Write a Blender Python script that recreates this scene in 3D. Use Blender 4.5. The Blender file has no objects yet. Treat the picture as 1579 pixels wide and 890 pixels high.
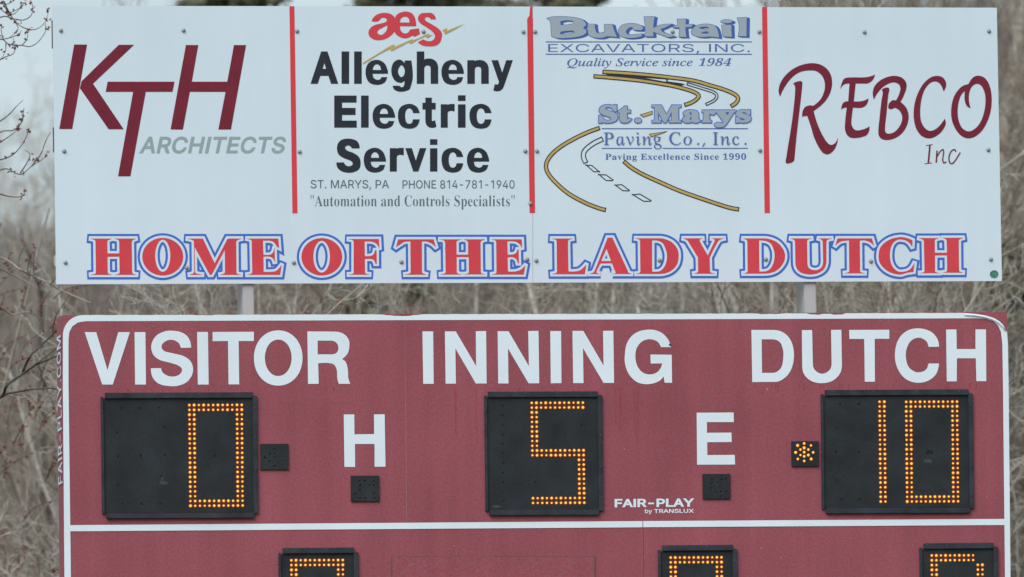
# Ball-field scoreboard below a sponsor board, bare spring wood behind. Blender 4.5
import bpy, bmesh, math, random
import numpy as np
from mathutils import Vector, Matrix
from mathutils.geometry import delaunay_2d_cdt

sc = bpy.context.scene
COL = sc.collection
# ------------------------------------------------------------------ camera
PW, PH = 1579.0, 890.0                       # survey picture size, used to measure the boards
DIST = 45.0
YAW, PITCH, ROLL = math.radians(8.9), math.radians(4.62), math.radians(-0.86)
LENS = 36.0 * DIST / 4.74
d_ = np.array([math.sin(YAW) * math.cos(PITCH), math.cos(YAW) * math.cos(PITCH), math.sin(PITCH)])
r0 = np.array([math.cos(YAW), -math.sin(YAW), 0.0])
u0 = np.cross(r0, d_)
r_ = r0 * math.cos(ROLL) + u0 * math.sin(ROLL)
u_ = -r0 * math.sin(ROLL) + u0 * math.cos(ROLL)
CAMP = -DIST * d_ + np.array([0, 0, 1.6 + DIST * math.sin(PITCH)])
cam = bpy.data.cameras.new('camera'); cam.lens = LENS; cam.sensor_width = 36.0
cam.clip_start = 0.5; cam.clip_end = 3000
camo = bpy.data.objects.new('camera', cam); COL.objects.link(camo)
camo.matrix_world = Matrix(((r_[0], u_[0], -d_[0], CAMP[0]), (r_[1], u_[1], -d_[1], CAMP[1]), (r_[2], u_[2], -d_[2], CAMP[2]), (0, 0, 0, 1)))
cam.dof.use_dof = True; cam.dof.focus_distance = DIST; cam.dof.aperture_fstop = 5.0
sc.camera = camo

# ------------------------------------------------------------------ sky, sun, exposure (thin overcast)
SUN_EL, SUN_AZ = math.radians(42), math.radians(-36)      # veiled sun behind the camera, a little to its left
sundir = Vector((math.sin(SUN_AZ) * math.cos(SUN_EL), -math.cos(SUN_AZ) * math.cos(SUN_EL), math.sin(SUN_EL)))
world = bpy.data.worlds.new('World'); sc.world = world; world.use_nodes = True
wn = world.node_tree; wn.nodes.clear()
wo = wn.nodes.new('ShaderNodeOutputWorld'); wb = wn.nodes.new('ShaderNodeBackground')
sky = wn.nodes.new('ShaderNodeTexSky'); sky.sky_type = 'NISHITA'; sky.sun_disc = False
sky.sun_elevation = SUN_EL; sky.sun_rotation = math.atan2(sundir.x, sundir.y)
sky.air_density = 1.0; sky.dust_density = 2.5
tc = wn.nodes.new('ShaderNodeTexCoord'); mp = wn.nodes.new('ShaderNodeMapping')
mp.inputs['Scale'].default_value = (1, 1, 2.6)
nz = wn.nodes.new('ShaderNodeTexNoise'); nz.inputs['Scale'].default_value = 9.0; nz.inputs['Detail'].default_value = 5
cr = wn.nodes.new('ShaderNodeValToRGB'); cr.color_ramp.elements[0].position = .38; cr.color_ramp.elements[1].position = .66
cr.color_ramp.elements[0].color = (.55, .55, .55, 1); cr.color_ramp.elements[1].color = (.95, .95, .95, 1)
mixw = wn.nodes.new('ShaderNodeMix'); mixw.data_type = 'RGBA'
mixw.inputs['B'].default_value = (7.0, 8.15, 8.65, 1)       # cloud, same units as the sky texture
wn.links.new(tc.outputs['Generated'], mp.inputs['Vector']); wn.links.new(mp.outputs[0], nz.inputs['Vector'])
wn.links.new(nz.outputs['Fac'], cr.inputs['Fac']); wn.links.new(cr.outputs['Color'], mixw.inputs['Factor'])
wn.links.new(sky.outputs[0], mixw.inputs['A']); wn.links.new(mixw.outputs['Result'], wb.inputs['Color'])
wb.inputs['Strength'].default_value = 0.098
wn.links.new(wb.outputs[0], wo.inputs['Surface'])
sl = bpy.data.lights.new('sun', 'SUN'); sl.energy = 2.25; sl.angle = math.radians(45); sl.color = (1.0, .99, .98)
so = bpy.data.objects.new('sun', sl); COL.objects.link(so); so.location = (0, -20, 40)
so.rotation_euler = sundir.to_track_quat('Z', 'Y').to_euler()
sc.view_settings.view_transform = 'Standard'; sc.view_settings.look = 'None'
sc.view_settings.exposure = 0.08; sc.view_settings.gamma = 1.0

# ------------------------------------------------------------------ helpers
def PX(x, y, Y=0.0):
    """point of the plane at depth Y that the surveyed picture shows at x, y"""
    k = 36.0 / PW
    v = d_ * LENS + r_ * ((x - PW / 2) * k) - u_ * ((y - PH / 2) * k)
    t = (Y - CAMP[1]) / v[1]
    return CAMP + v * t
def PXa(P, Y):
    P = np.asarray(P, float); k = 36.0 / PW
    v = d_[None] * LENS + r_[None] * ((P[:, :1] - PW / 2) * k) - u_[None] * ((P[:, 1:2] - PH / 2) * k)
    t = (Y - CAMP[1]) / v[:, 1:2]
    return CAMP[None] + v * t
def PXside(x, y, X):
    k = 36.0 / PW
    v = d_ * LENS + r_ * ((x - PW / 2) * k) - u_ * ((y - PH / 2) * k)
    return CAMP + v * ((X - CAMP[0]) / v[0])

def mat(name, col, rough=.6, var=.0, scale=6.0, grain=0.0, gscale=220.0, streak=0.0, metal=0.0, emit=None, bump=0.0, spec=.22, col2=None, scale2=None):
    m = bpy.data.materials.new(name); m.use_nodes = True
    n = m.node_tree.nodes; L = m.node_tree.links
    b = n['Principled BSDF']; b.inputs['Roughness'].default_value = rough; b.inputs['Metallic'].default_value = metal
    b.inputs['Specular IOR Level'].default_value = spec
    b.inputs['Base Color'].default_value = (*col, 1)
    if emit:
        b.inputs['Emission Color'].default_value = (*emit[0], 1); b.inputs['Emission Strength'].default_value = emit[1]
    t = n.new('ShaderNodeTexCoord'); cur = None
    def noise(sc_, det, mapping=None):
        q = n.new('ShaderNodeTexNoise'); q.inputs['Scale'].default_value = sc_; q.inputs['Detail'].default_value = det
        if mapping:
            mm = n.new('ShaderNodeMapping'); mm.inputs['Scale'].default_value = mapping
            L.new(t.outputs['Object'], mm.inputs['Vector']); L.new(mm.outputs[0], q.inputs['Vector'])
        else: L.new(t.outputs['Object'], q.inputs['Vector'])
        return q.outputs['Fac']
    def mul(fac, amount):
        nonlocal cur
        r = n.new('ShaderNodeMapRange'); r.inputs['From Min'].default_value = .3; r.inputs['From Max'].default_value = .7
        r.inputs['To Min'].default_value = 1 - amount; r.inputs['To Max'].default_value = 1 + amount
        L.new(fac, r.inputs['Value'])
        v = n.new('ShaderNodeVectorMath'); v.operation = 'SCALE'
        if cur is None: v.inputs[0].default_value = col
        else: L.new(cur, v.inputs[0])
        L.new(r.outputs[0], v.inputs['Scale']); cur = v.outputs[0]
    if col2 is not None:
        x = n.new('ShaderNodeMix'); x.data_type = 'RGBA'; x.inputs['A'].default_value = (*col, 1); x.inputs['B'].default_value = (*col2, 1)
        rr = n.new('ShaderNodeMapRange'); rr.inputs['From Min'].default_value = .35; rr.inputs['From Max'].default_value = .65
        L.new(noise(scale2 or scale * .6, 5), rr.inputs['Value']); L.new(rr.outputs[0], x.inputs['Factor']); cur = x.outputs['Result']
    if var: mul(noise(scale, 6), var)
    if streak: mul(noise(1.0, 5, (11, 11, .55)), streak)
    if grain: mul(noise(gscale, 2), grain)
    if cur is not None: L.new(cur, b.inputs['Base Color'])
    if bump:
        bp = n.new('ShaderNodeBump'); bp.inputs['Strength'].default_value = bump; bp.inputs['Distance'].default_value = .01
        L.new(noise(scale * 3, 4), bp.inputs['Height']); L.new(bp.outputs[0], b.inputs['Normal'])
    return m

M = {
 'panel_white': mat('panel_white', (.615, .712, .80), .5, .03, 1.3, .03, 160, .014, bump=.12, spec=.3),
 'maroon': mat('maroon_paint', (.312, .061, .079), .6, .09, 2.2, .15, 170, .07, col2=(.275, .088, .115), scale2=75),
 'vinyl_white': mat('vinyl_white', (.715, .785, .865), .5, .035, 3, .03, 160),
 'divider_red': mat('divider_red', (.66, .05, .065), .5, .05, 5, .05),
 'logo_maroon': mat('logo_maroon', (.175, .015, .034), .5, .12, 7, .10),
 'grey_ink': mat('grey_ink', (.29, .365, .38), .5, .03, 8),
 'black_ink': mat('black_ink', (.022, .026, .037), .5, .15, 9),
 'dim_ink': mat('dim_ink', (.115, .145, .17), .5),
 'blue_ink': mat('blue_ink', (.085, .14, .38), .5, .05, 9),
 'outline_blue': mat('outline_blue', (.05, .15, .56), .5, .05, 9),
 'letter_grey': mat('letter_grey', (.325, .38, .44), .5, .03, 9),
 'deep_blue': mat('deep_blue', (.05, .115, .40), .5, .05, 9),
 'fill_red': mat('fill_red', (.62, .055, .075), .5, .06, 8, .06),
 'gold': mat('gold_ink', (.50, .35, .12), .5, .08, 12),
 'road_line': mat('road_line_ink', (.03, .03, .035), .5),
 'display': mat('display_black', (.021, .024, .029), .5, .3, 7, .25, 170, spec=.22),
 'flange': mat('flange_black', (.025, .030, .040), .5, .4, 14, .15, spec=.3),
 'led_off': mat('led_unlit', (.008, .008, .009), .4),
 'led_core': mat('led_core', (.6, .3, .05), .3, emit=((1.0, .52, .09), 1.0)),
 'led_halo': mat('led_halo', (.25, .05, .01), .4, emit=((.50, .11, .006), .32)),  # orange glow fringe round each lamp, given an emission of its own
 'led_spill': mat('led_spill', (.065, .022, .018), .5, .2, 40),  # dull red glow of the lit lamps put into the board colour
 'post': mat('post_steel', (.43, .43, .44), .5, .05, 5, .06, spec=.3),
 'screw': mat('screw_zinc', (.30, .31, .31), .45, .1, 40, metal=.3),
 'rivet': mat('rivet_dark', (.09, .10, .11), .5),
 'grey_mark': mat('mark_grey', (.048, .053, .058), .7, .3, 60),
 'scuff': mat('scuff_pale', (.36, .22, .22), .7, .2, 40),
 'run': mat('paint_run', (.30, .053, .067), .6, .15, 30),
 'sticker': mat('sticker_green', (.06, .27, .18), .4, .4, 90, col2=(.05, .12, .11)),
 'bark_grey': mat('bark_grey', (.34, .30, .255), .85, .22, 7, .1, 60, bump=.5),
 'bark_pale': mat('bark_pale', (.45, .42, .37), .85, .2, 7, .1, 60, bump=.5),
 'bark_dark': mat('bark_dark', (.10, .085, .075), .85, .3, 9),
 'twig': mat('twig_brown', (.25, .205, .165), .85, .25, 3),
 'bud': mat('bud_red', (.20, .042, .03), .7, .4, 30),
 'needle': mat('needle_green', (.165, .16, .10), .8, .35, 2.2),
 'olive': mat('olive_leaf', (.14, .14, .06), .8, .3, 3),
 'wood_far': mat('far_wood', (.21, .175, .165), .9, .3, 1.2),
 'ground': mat('ground_litter', (.13, .11, .09), .95, .35, .8, .2, 12, col2=(.075, .075, .045)),
 'grass': mat('grass_green', (.06, .09, .028), .9, .35, .9, .25, 25),
}

def setp(o, label=None, cat=None, group=None, kind=None):
    if label: o['label'] = label
    if cat: o['category'] = cat
    if group: o['group'] = group
    if kind: o['kind'] = kind
    return o
def empty(name, loc, label, cat, group=None):
    o = bpy.data.objects.new(name, None); COL.objects.link(o); o.location = loc; o.empty_display_size = .2
    return setp(o, label, cat, group)
def meshobj(name, V, F, m, parent=None, smooth=False):
    V = np.asarray(V, float)
    if parent is not None:
        r = np.zeros(3); p = parent
        while p is not None: r = r + np.array(p.location); p = p.parent
        V = V - r
    me = bpy.data.meshes.new(name); me.from_pydata(V.tolist(), [], [tuple(int(i) for i in f) for f in F])
    if smooth:
        me.polygons.foreach_set('use_smooth', [True] * len(me.polygons))
    me.materials.append(m if not isinstance(m, str) else M[m]); me.update()
    o = bpy.data.objects.new(name, me); COL.objects.link(o)
    if parent is not None: o.parent = parent
    return o

def slab_vf(quad, Yf, Yb, base=None):
    """box whose front face is the surveyed quad (tl, tr, br, bl) at depth Yf"""
    f = [PX(x, y, Yf if base is None else base) for x, y in quad]
    V = [(p[0], Yf, p[2]) for p in f] + [(p[0], Yb, p[2]) for p in f]
    F = [(3, 2, 1, 0), (4, 5, 6, 7), (0, 1, 5, 4), (1, 2, 6, 5), (2, 3, 7, 6), (3, 0, 4, 7)]
    return V, F
def slab(name, quad, Yf, Yb, m, parent=None, bevel=0.0, base=None):
    V, F = slab_vf(quad, Yf, Yb, base)
    o = meshobj(name, V, F, m, parent)
    bm = bmesh.new(); bm.from_mesh(o.data)
    bmesh.ops.recalc_face_normals(bm, faces=bm.faces)
    if bevel: bmesh.ops.bevel(bm, geom=list(bm.edges), offset=bevel, segments=2, affect='EDGES', clamp_overlap=True)
    bm.to_mesh(o.data); bm.free()
    return o
def box_vf(x0, x1, y0, y1, z0, z1):
    V = [(x, y, z) for z in (z0, z1) for y in (y0, y1) for x in (x0, x1)]
    F = [(0, 2, 3, 1), (4, 5, 7, 6), (0, 1, 5, 4), (2, 6, 7, 3), (0, 4, 6, 2), (1, 3, 7, 5)]
    return V, F

# ---- outlines: contour parsing, smoothing, offsetting, filling
def area(P):
    P = np.asarray(P); x, y = P[:, 0], P[:, 1]
    return .5 * float(np.sum(x * np.roll(y, -1) - np.roll(x, -1) * y))
def trace(s, x0, y0, k):
    """'x,y' corner  '~x,y' smooth  '<x,y' smooth, leaves along the line before it  '>x,y' smooth, arrives along the line after it.
    returns survey points with y turned upwards"""
    P, T = [], []
    for w in s.split():
        t = ''
        if w[0] in '~<>': t = w[0]; w = w[1:]
        a, b = w.split(','); P.append(np.array([x0 + float(a) / k, -(y0 + float(b) / k)])); T.append(t)
    n = len(P); D = []
    for i in range(n):
        a, b = P[i - 1], P[(i + 1) % n]
        if T[i] == '~': v = b - a
        elif T[i] == '<': v = P[i] - a
        elif T[i] == '>': v = b - P[i]
        else: v = None
        D.append(None if v is None else v / (np.hypot(*v) + 1e-9))
    out = []
    for i in range(n):
        j = (i + 1) % n; p, q = P[i], P[j]; L = np.hypot(*(q - p))
        out.append(p)
        line = (D[i] is None and D[j] is None) or T[i] == '>' or T[j] == '<'
        if line: continue
        m0 = D[i] * L if D[i] is not None else None; m1 = D[j] * L if D[j] is not None else None
        if m0 is None: m0 = 1.5 * (q - p) - .5 * m1
        if m1 is None: m1 = 1.5 * (q - p) - .5 * m0
        ns = max(3, min(9, int(L / 1.6)))
        for s_ in range(1, ns):
            t = s_ / ns
            out.append((2*t**3 - 3*t*t + 1) * p + (t**3 - 2*t*t + t) * m0 + (-2*t**3 + 3*t*t) * q + (t**3 - t*t) * m1)
    return np.array(out)
def shape(outs, holes, x0, y0, k):
    R = []
    for s in outs:
        P = trace(s, x0, y0, k); R.append(P if area(P) > 0 else P[::-1])
    for s in holes:
        P = trace(s, x0, y0, k); R.append(P if area(P) < 0 else P[::-1])
    return R
def ell(cx, cy, rx, ry, x0, y0, k, hole=False, n=44, e=2.0, rot=0.0):
    a = np.linspace(0, 2 * np.pi, n, endpoint=False)
    c, s = np.cos(a), np.sin(a)
    X = np.sign(c) * np.abs(c) ** (2 / e) * rx; Y = np.sign(s) * np.abs(s) ** (2 / e) * ry
    P = np.stack([x0 + (cx + X * math.cos(rot) - Y * math.sin(rot)) / k, -(y0 + (cy + X * math.sin(rot) + Y * math.cos(rot)) / k)], 1)
    if (area(P) > 0) == hole: P = P[::-1]
    return P
def clean(P, eps=1e-3):
    Q = [P[0]]
    for p in P[1:]:
        if np.hypot(*(p - Q[-1])) > eps: Q.append(p)
    if len(Q) > 1 and np.hypot(*(Q[0] - Q[-1])) < eps: Q.pop()
    return np.array(Q)
def offset(P, d):
    P = clean(P)
    if abs(d) < 1e-9 or len(P) < 3: return P
    out = []; n = len(P)
    for i in range(n):
        a = P[i] - P[i - 1]; b = P[(i + 1) % n] - P[i]
        a = a / np.hypot(*a); b = b / np.hypot(*b)
        na = np.array([a[1], -a[0]]); nb = np.array([b[1], -b[0]]); dt = float(na @ nb)
        if dt > -.55: out.append(P[i] + (na + nb) / (1 + dt) * d)
        else: out += [P[i] + (na + a * .7) * d, P[i] + (nb - b * .7) * d] if (a[0]*b[1]-a[1]*b[0]) * d > 0 else [P[i] + na * d, P[i] + nb * d]
    return np.array(out)
def ribbon(pts, hw, x0=0, y0=0, k=1, smooth=True, taper=None):
    P = np.array([[x0 + a / k, -(y0 + b / k)] for a, b in pts])
    if smooth and len(P) > 2:
        Q = []
        for i in range(len(P) - 1):
            p0, p1, p2, p3 = P[max(i-1, 0)], P[i], P[i+1], P[min(i+2, len(P)-1)]
            for s_ in range(7):
                t = s_ / 7
                Q.append(.5 * ((2*p1) + (-p0+p2)*t + (2*p0-5*p1+4*p2-p3)*t*t + (-p0+3*p1-3*p2+p3)*t**3))
        Q.append(P[-1]); P = np.array(Q)
    T = np.gradient(P, axis=0); T /= np.hypot(T[:, 0], T[:, 1])[:, None] + 1e-9
    N = np.stack([-T[:, 1], T[:, 0]], 1)
    h = hw if taper is None else np.interp(np.linspace(0, 1, len(P)), np.linspace(0, 1, len(taper)), taper)[:, None]
    R = np.concatenate([P + N * h, (P - N * h)[::-1]])
    return R if area(R) > 0 else R[::-1]
def fill(cons):
    cons = [clean(c) for c in cons if len(c) > 2]; cons = [c for c in cons if len(c) > 2]
    V, E = [], []
    for c in cons:
        b = len(V); V += [tuple(p) for p in c]; E += [(b + i, b + (i + 1) % len(c)) for i in range(len(c))]
    r = delaunay_2d_cdt([Vector(v) for v in V], E, [], 0, 1e-5)
    v2 = np.array([tuple(v) for v in r[0]]); T = np.array(r[2]); C = v2[T].mean(1)
    w = np.zeros(len(C))
    for c in cons:
        A = c; B = np.roll(c, -1, 0)
        ay, by = A[None, :, 1], B[None, :, 1]; cy = C[:, 1:2]
        up = (ay <= cy) & (by > cy); dn = (by <= cy) & (ay > cy)
        dy = np.where(by == ay, 1, by - ay)
        xx = A[None, :, 0] + (cy - ay) / dy * (B[None, :, 0] - A[None, :, 0])
        hit = xx > C[:, :1]
        w += (up & hit).sum(1) - (dn & hit).sum(1)
    T = T[w > .5]
    return v2, T
def sheet(name, cons, Y, m, parent, label=None):
    v, T = fill(cons)
    P = v.copy(); P[:, 1] *= -1
    W3 = PXa(P, Y)
    used = np.unique(T); idx = -np.ones(len(v), int); idx[used] = np.arange(len(used))
    o = meshobj(name, W3[used], [(t[0], t[1], t[2]) for t in idx[T]], m, parent)
    bm = bmesh.new(); bm.from_mesh(o.data)
    for f in bm.faces:
        if f.normal.y > 0: f.normal_flip()
    bm.to_mesh(o.data); bm.free()
    if label: o['label'] = label
    return o

# ---- letter outlines (units of 1/1000 em), one string per letter: advance; contour; contour ...
GL = {
 'S,': '188;68 71 137 71 84 -119 38 -119',
 'S-': '453;337 188 114 188 114 244 337 244',
 'S.': '188;78 -1 63 9 53 24 50 41 53 59 63 73 78 83 95 87 113 83 128 73 138 59 141 41 138 24 128 9 113 -1 95 -4',
 'S0': '453;174 1 130 24 95 62 69 113 53 178 48 254 53 330 69 395 95 447 130 484 151 498 174 508 227 516 279 508 302 498 323 484 358 447 384 395 400 330 405 254 400 178 384 113 359 62 323 24 302 11 279 1 227 -7;261 56 290 74 313 103 330 144 340 194 344 254 340 314 330 365 313 405 290 435 261 453 227 460 192 453 163 435 140 405 123 365 113 314 109 254 113 194 123 144 140 103 163 74 192 56 227 50',
 'S1': '453;76 55 391 55 391 0 76 0;276 0 212 0 212 448 209 448 86 358 86 427 198 509 276 509',
 'S2': '453;64 47 234 229 261 257 282 282 299 305 311 327 318 348 320 371 317 397 308 419 293 436 273 449 250 457 224 460 196 457 172 447 153 433 139 413 130 390 127 362 66 362 71 405 86 442 111 473 143 496 182 511 225 516 268 511 306 497 337 474 361 445 376 411 381 372 378 345 371 318 357 290 336 259 306 223 267 180 153 60 153 57 389 57 389 0 64 0',
 'S3': '453;173 -3 133 10 98 30 70 57 52 91 44 132 109 132 115 107 126 87 144 71 165 59 191 52 219 50 248 53 275 61 297 74 315 93 325 116 329 145 326 172 316 196 299 217 275 234 242 244 201 248 157 248 157 299 288 448 288 452 70 452 70 509 372 509 372 461 211 278 211 289 264 288 308 276 344 253 371 222 387 186 393 145 387 103 370 66 344 36 309 12 266 -2 218 -7',
 'S4': '453;40 158 247 509 311 509 109 166 109 163 413 163 413 105 40 105;282 121 282 146 282 318 343 318 343 0 282 0',
 'S5': '453;178 -2 140 11 108 32 83 60 66 93 60 130 122 130 127 108 138 89 154 73 173 60 196 52 221 50 250 53 276 64 298 82 314 104 324 131 328 162 324 193 314 221 297 244 275 262 248 273 218 277 192 275 167 268 145 258 128 246 67 253 96 509 366 509 366 452 151 452 134 301 136 301 155 315 178 325 203 331 229 334 263 330 294 321 321 306 345 285 364 260 379 231 388 199 391 163 385 117 369 76 343 41 309 15 268 -1 221 -7',
 'S6': '453;182 -1 142 15 109 40 84 74 69 115 64 162 68 199 80 239 102 285 137 340 252 509 322 509 151 261 145 261 154 275 165 288 179 299 196 307 214 312 235 314 278 309 316 295 346 271 370 240 384 201 389 157 384 112 368 73 343 39 310 14 271 -2 226 -7;254 52 279 63 299 79 314 101 324 128 327 157 324 187 314 213 299 235 279 251 254 262 226 265 198 262 174 252 153 235 138 214 128 188 125 158 128 128 138 102 153 79 174 63 198 52 226 48',
 'S7': '453;323 448 323 452 62 452 62 509 391 509 391 449 165 0 97 0',
 'S8': '453;178 -2 136 11 101 33 74 62 57 96 52 135 55 166 65 195 81 220 101 241 125 256 153 265 153 267 119 282 93 308 76 342 70 380 75 417 90 450 114 477 146 498 184 511 226 516 269 511 306 498 337 477 361 450 377 417 382 380 376 342 359 308 333 282 300 267 300 265 327 256 351 241 372 220 387 195 397 166 401 135 395 96 378 62 352 33 317 11 275 -2 226 -7;258 52 285 60 307 74 323 91 333 113 337 139 333 165 322 189 305 208 283 223 256 232 226 235 196 232 169 223 147 208 130 189 119 165 115 139 119 113 129 91 145 74 167 60 195 52 226 49;252 292 274 300 293 313 307 330 316 351 319 376 316 399 308 420 294 437 275 449 252 457 226 460 200 457 177 449 159 437 145 420 136 399 133 376 136 351 145 330 159 313 178 300 201 292 226 290',
 'S9': '453;271 510 310 494 343 468 368 434 384 393 389 347 385 309 373 270 350 224 315 168 200 0 130 0 301 248 307 248 299 234 287 221 273 210 257 202 238 196 218 195 175 199 137 214 106 237 83 269 68 307 64 352 69 397 85 436 110 469 143 494 182 510 226 516;199 457 174 446 154 429 138 407 129 381 125 352 129 322 138 295 154 274 174 257 199 247 226 243 254 247 279 257 299 273 314 295 324 321 327 350 324 381 314 407 299 429 279 446 254 457 226 460',
 'SA': '480;201 509 276 509 463 0 395 0 287 302 276 334 264 372 250 420 232 478 245 478 228 419 213 371 201 333 191 302 85 0 16 0;110 199 370 199 370 142 110 142',
 'SC': '510;205 1 150 25 104 63 70 115 48 179 40 254 48 329 70 393 104 445 150 484 177 498 205 508 267 516 305 513 340 504 373 490 402 471 427 447 448 418 463 385 473 348 408 348 401 373 389 395 375 413 357 428 337 440 315 449 292 454 267 456 223 450 184 432 150 403 125 364 109 314 103 254 109 194 125 145 151 105 184 76 223 59 267 53 292 55 315 60 337 69 357 81 375 96 389 114 401 136 408 160 473 160 463 124 448 91 428 62 402 38 373 19 341 5 305 -4 267 -7',
 'SD': '502;96 0 96 57 215 57 272 63 318 81 354 110 379 149 394 198 399 255 394 312 379 361 354 399 320 428 275 446 221 452 93 452 93 509 225 509 294 501 325 492 353 478 377 461 399 441 418 418 433 391 455 329 462 255 455 181 433 119 417 92 398 68 376 48 351 31 322 17 291 8 219 0;125 0 60 0 60 509 125 509',
 'SE': '419;60 509 372 509 372 452 125 452 125 286 355 286 355 229 125 229 125 57 375 57 375 0 60 0',
 'SF': '410;60 509 369 509 369 452 125 452 125 278 346 278 346 221 125 221 125 0 60 0',
 'SG': '520;205 1 176 11 149 25 104 64 69 116 47 179 40 254 47 329 69 393 103 445 149 484 203 508 265 516 304 513 340 504 374 489 403 469 429 445 449 416 465 384 474 349 408 349 399 372 387 393 373 411 356 427 337 439 315 448 291 454 265 456 222 450 183 432 150 404 125 364 109 314 103 254 109 194 125 145 151 105 184 76 224 59 269 53 309 57 345 71 374 93 396 123 410 160 415 202 434 199 283 199 283 256 478 256 478 200 471 141 451 91 419 50 377 19 326 0 269 -7',
 'SH': '517;60 509 125 509 125 289 392 289 392 509 457 509 457 0 392 0 392 232 125 232 125 0 60 0',
 'SI': '300;31 57 118 57 118 452 31 452 31 509 269 509 269 452 183 452 183 57 269 57 269 0 31 0',
 'SL': '393;60 509 125 509 125 57 361 57 361 0 60 0',
 'SM': '628;60 509 152 509 277 187 282 174 287 159 299 123 305 103 311 84 317 65 322 49 307 49 318 83 330 121 336 140 342 158 348 174 352 187 476 509 568 509 568 0 504 0 504 291 504 327 505 347 505 369 506 413 507 457 513 457 505 433 498 409 482 363 474 341 467 322 461 305 456 291 342 0 286 0 170 291 165 304 159 321 145 361 137 384 129 408 121 432 112 457 119 457 120 416 121 372 122 328 122 309 122 291 122 0 60 0',
 'SN': '523;60 509 136 509 343 183 352 169 363 151 375 130 388 107 401 82 414 55 405 54 402 81 401 108 400 134 399 157 399 195 399 509 463 509 463 0 387 0 202 290 190 310 177 331 164 354 148 381 108 452 119 454 122 384 123 354 124 328 125 307 125 291 125 0 60 0',
 'SO': '533;205 1 150 25 105 63 70 115 48 179 40 254 48 329 70 393 105 445 150 484 205 508 267 516 329 508 384 484 429 445 464 393 486 329 493 254 486 179 464 115 429 63 384 25 329 1 267 -7;310 59 349 76 383 105 408 144 425 194 430 254 425 314 408 365 383 404 349 433 310 450 267 456 223 450 184 433 151 404 125 364 109 314 103 254 109 194 125 144 151 105 184 76 223 59 267 53',
 'SP': '445;60 509 235 509 289 503 332 487 366 462 390 430 404 391 409 348 404 304 390 265 366 233 332 207 289 191 235 186 109 186 109 242 233 242 269 246 297 256 318 272 333 294 342 319 344 348 342 376 333 402 318 423 297 439 268 449 232 452 125 452 125 0 60 0',
 'SR': '449;60 509 236 509 290 504 333 489 367 465 390 433 405 395 409 352 405 309 390 271 367 240 333 217 289 203 236 198 96 198 96 255 234 255 269 258 298 267 319 281 334 300 342 324 345 352 342 380 334 405 319 425 298 440 269 449 233 452 125 452 125 0 60 0;230 229 303 229 428 0 353 0',
 'SS': '447;172 -4 128 9 91 31 64 60 46 96 38 137 104 137 110 110 123 88 142 71 166 59 194 52 224 49 257 52 286 60 311 74 329 92 341 114 346 139 342 161 332 179 316 193 296 205 272 214 245 222 184 239 128 260 86 289 71 307 60 326 54 348 52 372 58 413 75 448 102 476 138 498 180 511 227 516 275 511 316 498 351 476 377 449 394 415 401 378 337 378 326 412 302 437 267 453 225 459 194 456 167 448 145 435 129 418 118 398 115 376 119 352 131 334 148 319 169 308 191 300 212 293 264 279 287 272 312 264 336 252 359 238 379 220 395 198 405 171 408 139 403 99 386 64 360 34 323 11 278 -4 224 -9',
 'ST': '449;32 509 417 509 417 452 257 452 257 0 193 0 193 452 32 452',
 'SU': '517;203 -2 154 15 114 43 85 80 66 124 60 173 60 509 124 509 124 178 128 144 141 113 160 87 187 68 220 56 259 52 298 56 331 68 357 87 377 113 389 144 393 178 393 509 457 509 457 173 451 124 433 80 403 43 363 15 315 -2 259 -8',
 'SV': '480;16 509 84 509 192 206 203 176 215 137 230 89 248 31 235 31 252 90 267 138 279 176 290 206 395 509 463 509 278 0 204 0',
 'SX': '474;217 284 217 236 29 509 104 509 178 400 192 379 204 361 214 345 223 329 233 312 243 292 232 292 243 311 252 329 261 345 272 361 284 379 298 400 374 509 446 509 259 239 259 287 456 0 382 0 292 129 279 149 268 165 259 180 250 195 241 212 230 231 244 231 235 213 225 196 216 181 206 166 195 149 182 129 91 0 18 0',
 'SY': '472;203 208 16 509 91 509 192 344 208 318 222 292 236 264 250 230 224 230 237 265 251 293 265 318 280 344 381 509 455 509 268 208 268 0 203 0',
 'Sb': '424;198 -5 172 4 153 17 138 31 127 46 118 59 112 59 112 0 53 0 53 509 114 509 114 319 118 319 127 331 137 346 152 360 171 373 197 381 229 384 274 378 313 361 345 332 370 293 385 245 390 189 385 133 370 84 346 45 313 16 274 -2 229 -8;253 51 279 66 301 88 316 117 325 151 328 189 325 227 316 261 301 290 280 311 253 325 220 330 188 325 161 312 140 291 125 263 116 229 113 189 116 150 125 115 140 86 162 65 188 51 220 47',
 'Sc': '396;159 -2 117 16 82 46 56 85 40 133 34 187 40 243 56 291 82 330 117 360 159 378 207 384 234 383 260 377 284 368 305 356 324 341 340 322 353 301 362 277 303 262 298 276 290 289 281 301 270 311 257 319 242 325 226 329 207 330 173 325 145 310 124 287 108 258 99 224 96 187 99 151 108 117 124 89 145 66 173 51 207 46 226 48 243 52 258 58 271 66 282 76 292 89 299 102 304 117 363 102 354 78 341 56 325 37 306 21 285 9 261 -1 235 -6 207 -8',
 'Se': '404;161 -2 117 16 82 46 56 85 40 132 34 187 39 242 55 290 81 329 115 359 157 378 205 384 236 382 266 374 294 361 319 341 341 315 357 282 368 242 371 194 371 169 75 169 75 221 338 221 310 202 307 237 298 269 283 294 263 314 237 326 205 330 173 326 146 313 125 294 109 270 99 241 96 211 96 178 100 139 110 106 128 80 151 61 179 50 212 46 234 48 254 53 271 61 285 73 297 88 306 105 365 91 353 63 335 39 311 19 283 4 249 -5 212 -8',
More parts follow.
